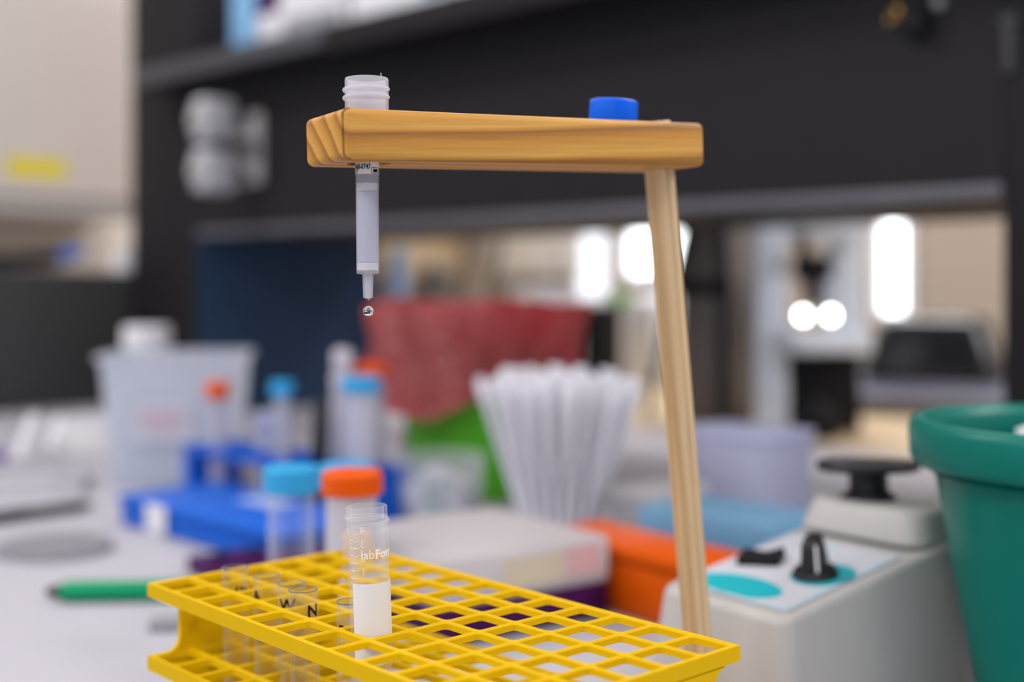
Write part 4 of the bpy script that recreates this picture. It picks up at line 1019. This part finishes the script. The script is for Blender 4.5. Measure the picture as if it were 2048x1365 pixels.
# black centrifuge-like machine on silver base
p = far(1872, 2.16); t = thing('black_machine', 'large rounded black machine on a silver base near the right upright', 'machine', p, RZ+0.35)
obj('base', box(-0.16, 0.14, -0.10, 0.12, 0.0005, 0.055, 0.006), M['silver'], t)
obj('hood', taper_box(0.24, 0.20, 0.17, 0.13, 0.0553, 0.165, 0.02, 4, 0.03), plastic('gloss_black', (0.015, 0.016, 0.02), 0.25, 0.6), t)
obj('front_bar', along_x(lathe([(0, -0.16), (0.010, -0.16), (0.010, 0.14), (0, 0.14)], 20)), M['silver'], t).location = (0, -0.112, 0.030)
p = far(1690, 2.46); t = thing('silver_box', 'small silver grey box left of the black machine', 'box', p, RZ)
obj('body', box(-0.05, 0.05, -0.04, 0.04, 0.0005, 0.112, 0.006), plastic('grey_silver', (0.30, 0.30, 0.32), 0.3, 0.5), t)
obj('front_plate', box(-0.042, 0.042, -0.043, -0.0402, 0.06, 0.105, 0.002), M['ink'], t)
# carboy, dark box, bottles
p = far(1312, 2.78); t = thing('white_carboy', 'tall white plastic jug beyond the opening, left of the dark instrument', 'jug', p)
obj('body', lathe([(0, 0.0005), (0.066, 0.0005), (0.07, 0.006), (0.07, 0.15), (0.058, 0.185), (0.030, 0.20), (0.026, 0.21), (0.026, 0.222), (0, 0.222)], 40), M['white'], t)
obj('cap', lathe([(0, 0.2222), (0.030, 0.2222), (0.030, 0.243), (0.027, 0.246), (0, 0.246)], 32), M['paper'], t)
p = far(1196, 2.66); t = thing('black_box', 'black box standing left of the white jug beyond the opening', 'box', p, RZ)
obj('body', box(-0.04, 0.04, -0.035, 0.035, 0.0005, 0.165, 0.003), M['ink'], t)
obj('lid', box(-0.042, 0.042, -0.037, 0.037, 0.1652, 0.178, 0.003), M['blackp'], t)
p = far(1240, 2.86); t = thing('green_cap_bottle', 'small bottle with a green cap peeking between black box and white jug', 'bottle', p)
obj('body', lathe([(0, 0.0005), (0.018, 0.0005), (0.018, 0.16), (0.012, 0.172), (0, 0.172)], 24), M['milky'], t)
obj('cap', lathe([(0, 0.1722), (0.018, 0.1722), (0.018, 0.20), (0.015, 0.203), (0, 0.203)], 24), M['green'], t)
for (px, Y, rr_, hh_, cm, lab) in ((1040, 2.62, 0.040, 0.212, M['milky'], 'pale bottle leftmost of the three behind the red bag'), (1090, 2.7, 0.038, 0.218, None, 'bottle with blue band in the middle of three behind the red bag'), (1135, 2.62, 0.030, 0.215, None, 'bottle with teal band rightmost of three behind the red bag')):
    p = far(px, Y); t = thing('reagent_bottle', lab, 'bottle', p, group='bottles behind the red bag')
    obj('body', lathe([(0, 0.0005), (rr_, 0.0005), (rr_, hh_-0.045), (rr_*0.5, hh_-0.025), (rr_*0.5, hh_-0.02), (0, hh_-0.02)], 28), M['milky2'], t)
    obj('cap', lathe([(0, hh_-0.0198), (rr_*0.62, hh_-0.0198), (rr_*0.62, hh_-0.002), (0, hh_)], 24), M['white'], t)
    bandm = {1040: plastic('sea_green_band', (0.12, 0.36, 0.34), 0.5), 1090: plastic('blue_band', (0.13, 0.22, 0.62), 0.5), 1135: plastic('teal_band', (0.10, 0.42, 0.40), 0.5)}[px]
    obj('band', lathe([(rr_+0.0002, hh_-0.085), (rr_+0.0012, hh_-0.085), (rr_+0.0012, hh_-0.050), (rr_+0.0002, hh_-0.050)], 28, closed=True), bandm, t)
p = far(793, 2.34); t = thing('pale_blue_bottle', 'pale blue upright bottle at the edge of the dark blue side panel', 'bottle', p)
obj('body', lathe([(0, 0.0005), (0.020, 0.0005), (0.020, 0.235), (0.013, 0.258), (0, 0.258)], 28), plastic('ice_blue', (0.25, 0.36, 0.58), 0.4), t)
obj('cap', lathe([(0, 0.2582), (0.014, 0.2582), (0.014, 0.285), (0, 0.286)], 24), M['skycap'], t)
p = far(868, 2.6); t = thing('dark_flask', 'dark rounded flask left behind the red bag beyond the opening', 'flask', p)
obj('body', lathe([(0, 0.0005), (0.05, 0.0005), (0.06, 0.02), (0.058, 0.12), (0.035, 0.19), (0.020, 0.215), (0.020, 0.262), (0, 0.262)], 32), plastic('smoky_grey', (0.10, 0.095, 0.09), 0.35), t)
obj('neck_ring', lathe([(0.0205, 0.245), (0.024, 0.247), (0.024, 0.258), (0.0205, 0.26)], 24, closed=True), M['greyp'], t)

# wall cabinets far behind
def far_cab(label, px0, px1, py_top, py_bot, m, matl, handle=True):
    u0, u1 = frame_u(px0, m), frame_u(px1, m); z1, z0 = frame_z((px0+px1)/2, py_top, m), frame_z((px0+px1)/2, py_bot, m)
    t = thing('far_cabinet', label, 'cabinet', (*wl((u0+u1)/2, m), z0), RZ); hw = (u1-u0)/2
    obj('body', box(-hw, hw, 0.018, min(0.4, WB-0.01-m), 0, z1-z0, 0.003), matl, t)
    n = max(1, round(2*hw/0.5))
    for k in range(n):
        x0 = -hw+2*hw*k/n+0.003; x1 = -hw+2*hw*(k+1)/n-0.003
        d = obj('door', box(x0, x1, 0, 0.0178, 0.003, z1-z0-0.003, 0.002), matl, t)
        obj('handle', sweep([(x1-0.04, 0, 0.04), (x1-0.04, -0.025, 0.045), (x1-0.04, -0.025, 0.14), (x1-0.04, 0, 0.145)], 0.005, 8), M['steel'], d)
far_cab('greige wall cabinet seen through the opening above the red bag', 985, 1140, 250, 552, 4.0, M['wall'])
m0, z0 = face_pt(806, 548, -4.3); m1, z1 = face_pt(925, 330, -4.3)
t = thing('far_cabinet', 'tan wall cabinet seen through the opening right of the dripping tip', 'cabinet', (*wl(-4.3, m0), z0), RZ)
obj('body', box(-0.28, -0.018, 0, m1-m0, 0, 0.75, 0.003), M['beige'], t)
d = obj('door', box(-0.0178, 0, 0.003, m1-m0-0.003, 0.003, 0.747, 0.002), M['beige'], t)
obj('handle', sweep([(0, 0.05, 0.04), (0.025, 0.05, 0.045), (0.025, 0.05, 0.14), (0, 0.05, 0.145)], 0.005, 8), M['steel'], d)
# dangling cord under the black shelf
p = far(990, 2.2)
t = thing('hanging_cord', 'thin black cord hanging down inside the opening above the red bag', 'cord', (p.x, p.y, ZB))
obj('cable', sweep([(0.012, 0, -0.0005), (0.006, 0, -0.04), (-0.006, 0, -0.075), (-0.012, 0, -0.12), (-0.014, 0, -0.175)], 0.004, 8), M['ink'], t)
obj('plug_end', sweep([(-0.014, 0, -0.175), (-0.0145, 0, -0.20)], 0.008, 10), M['ink'], t)
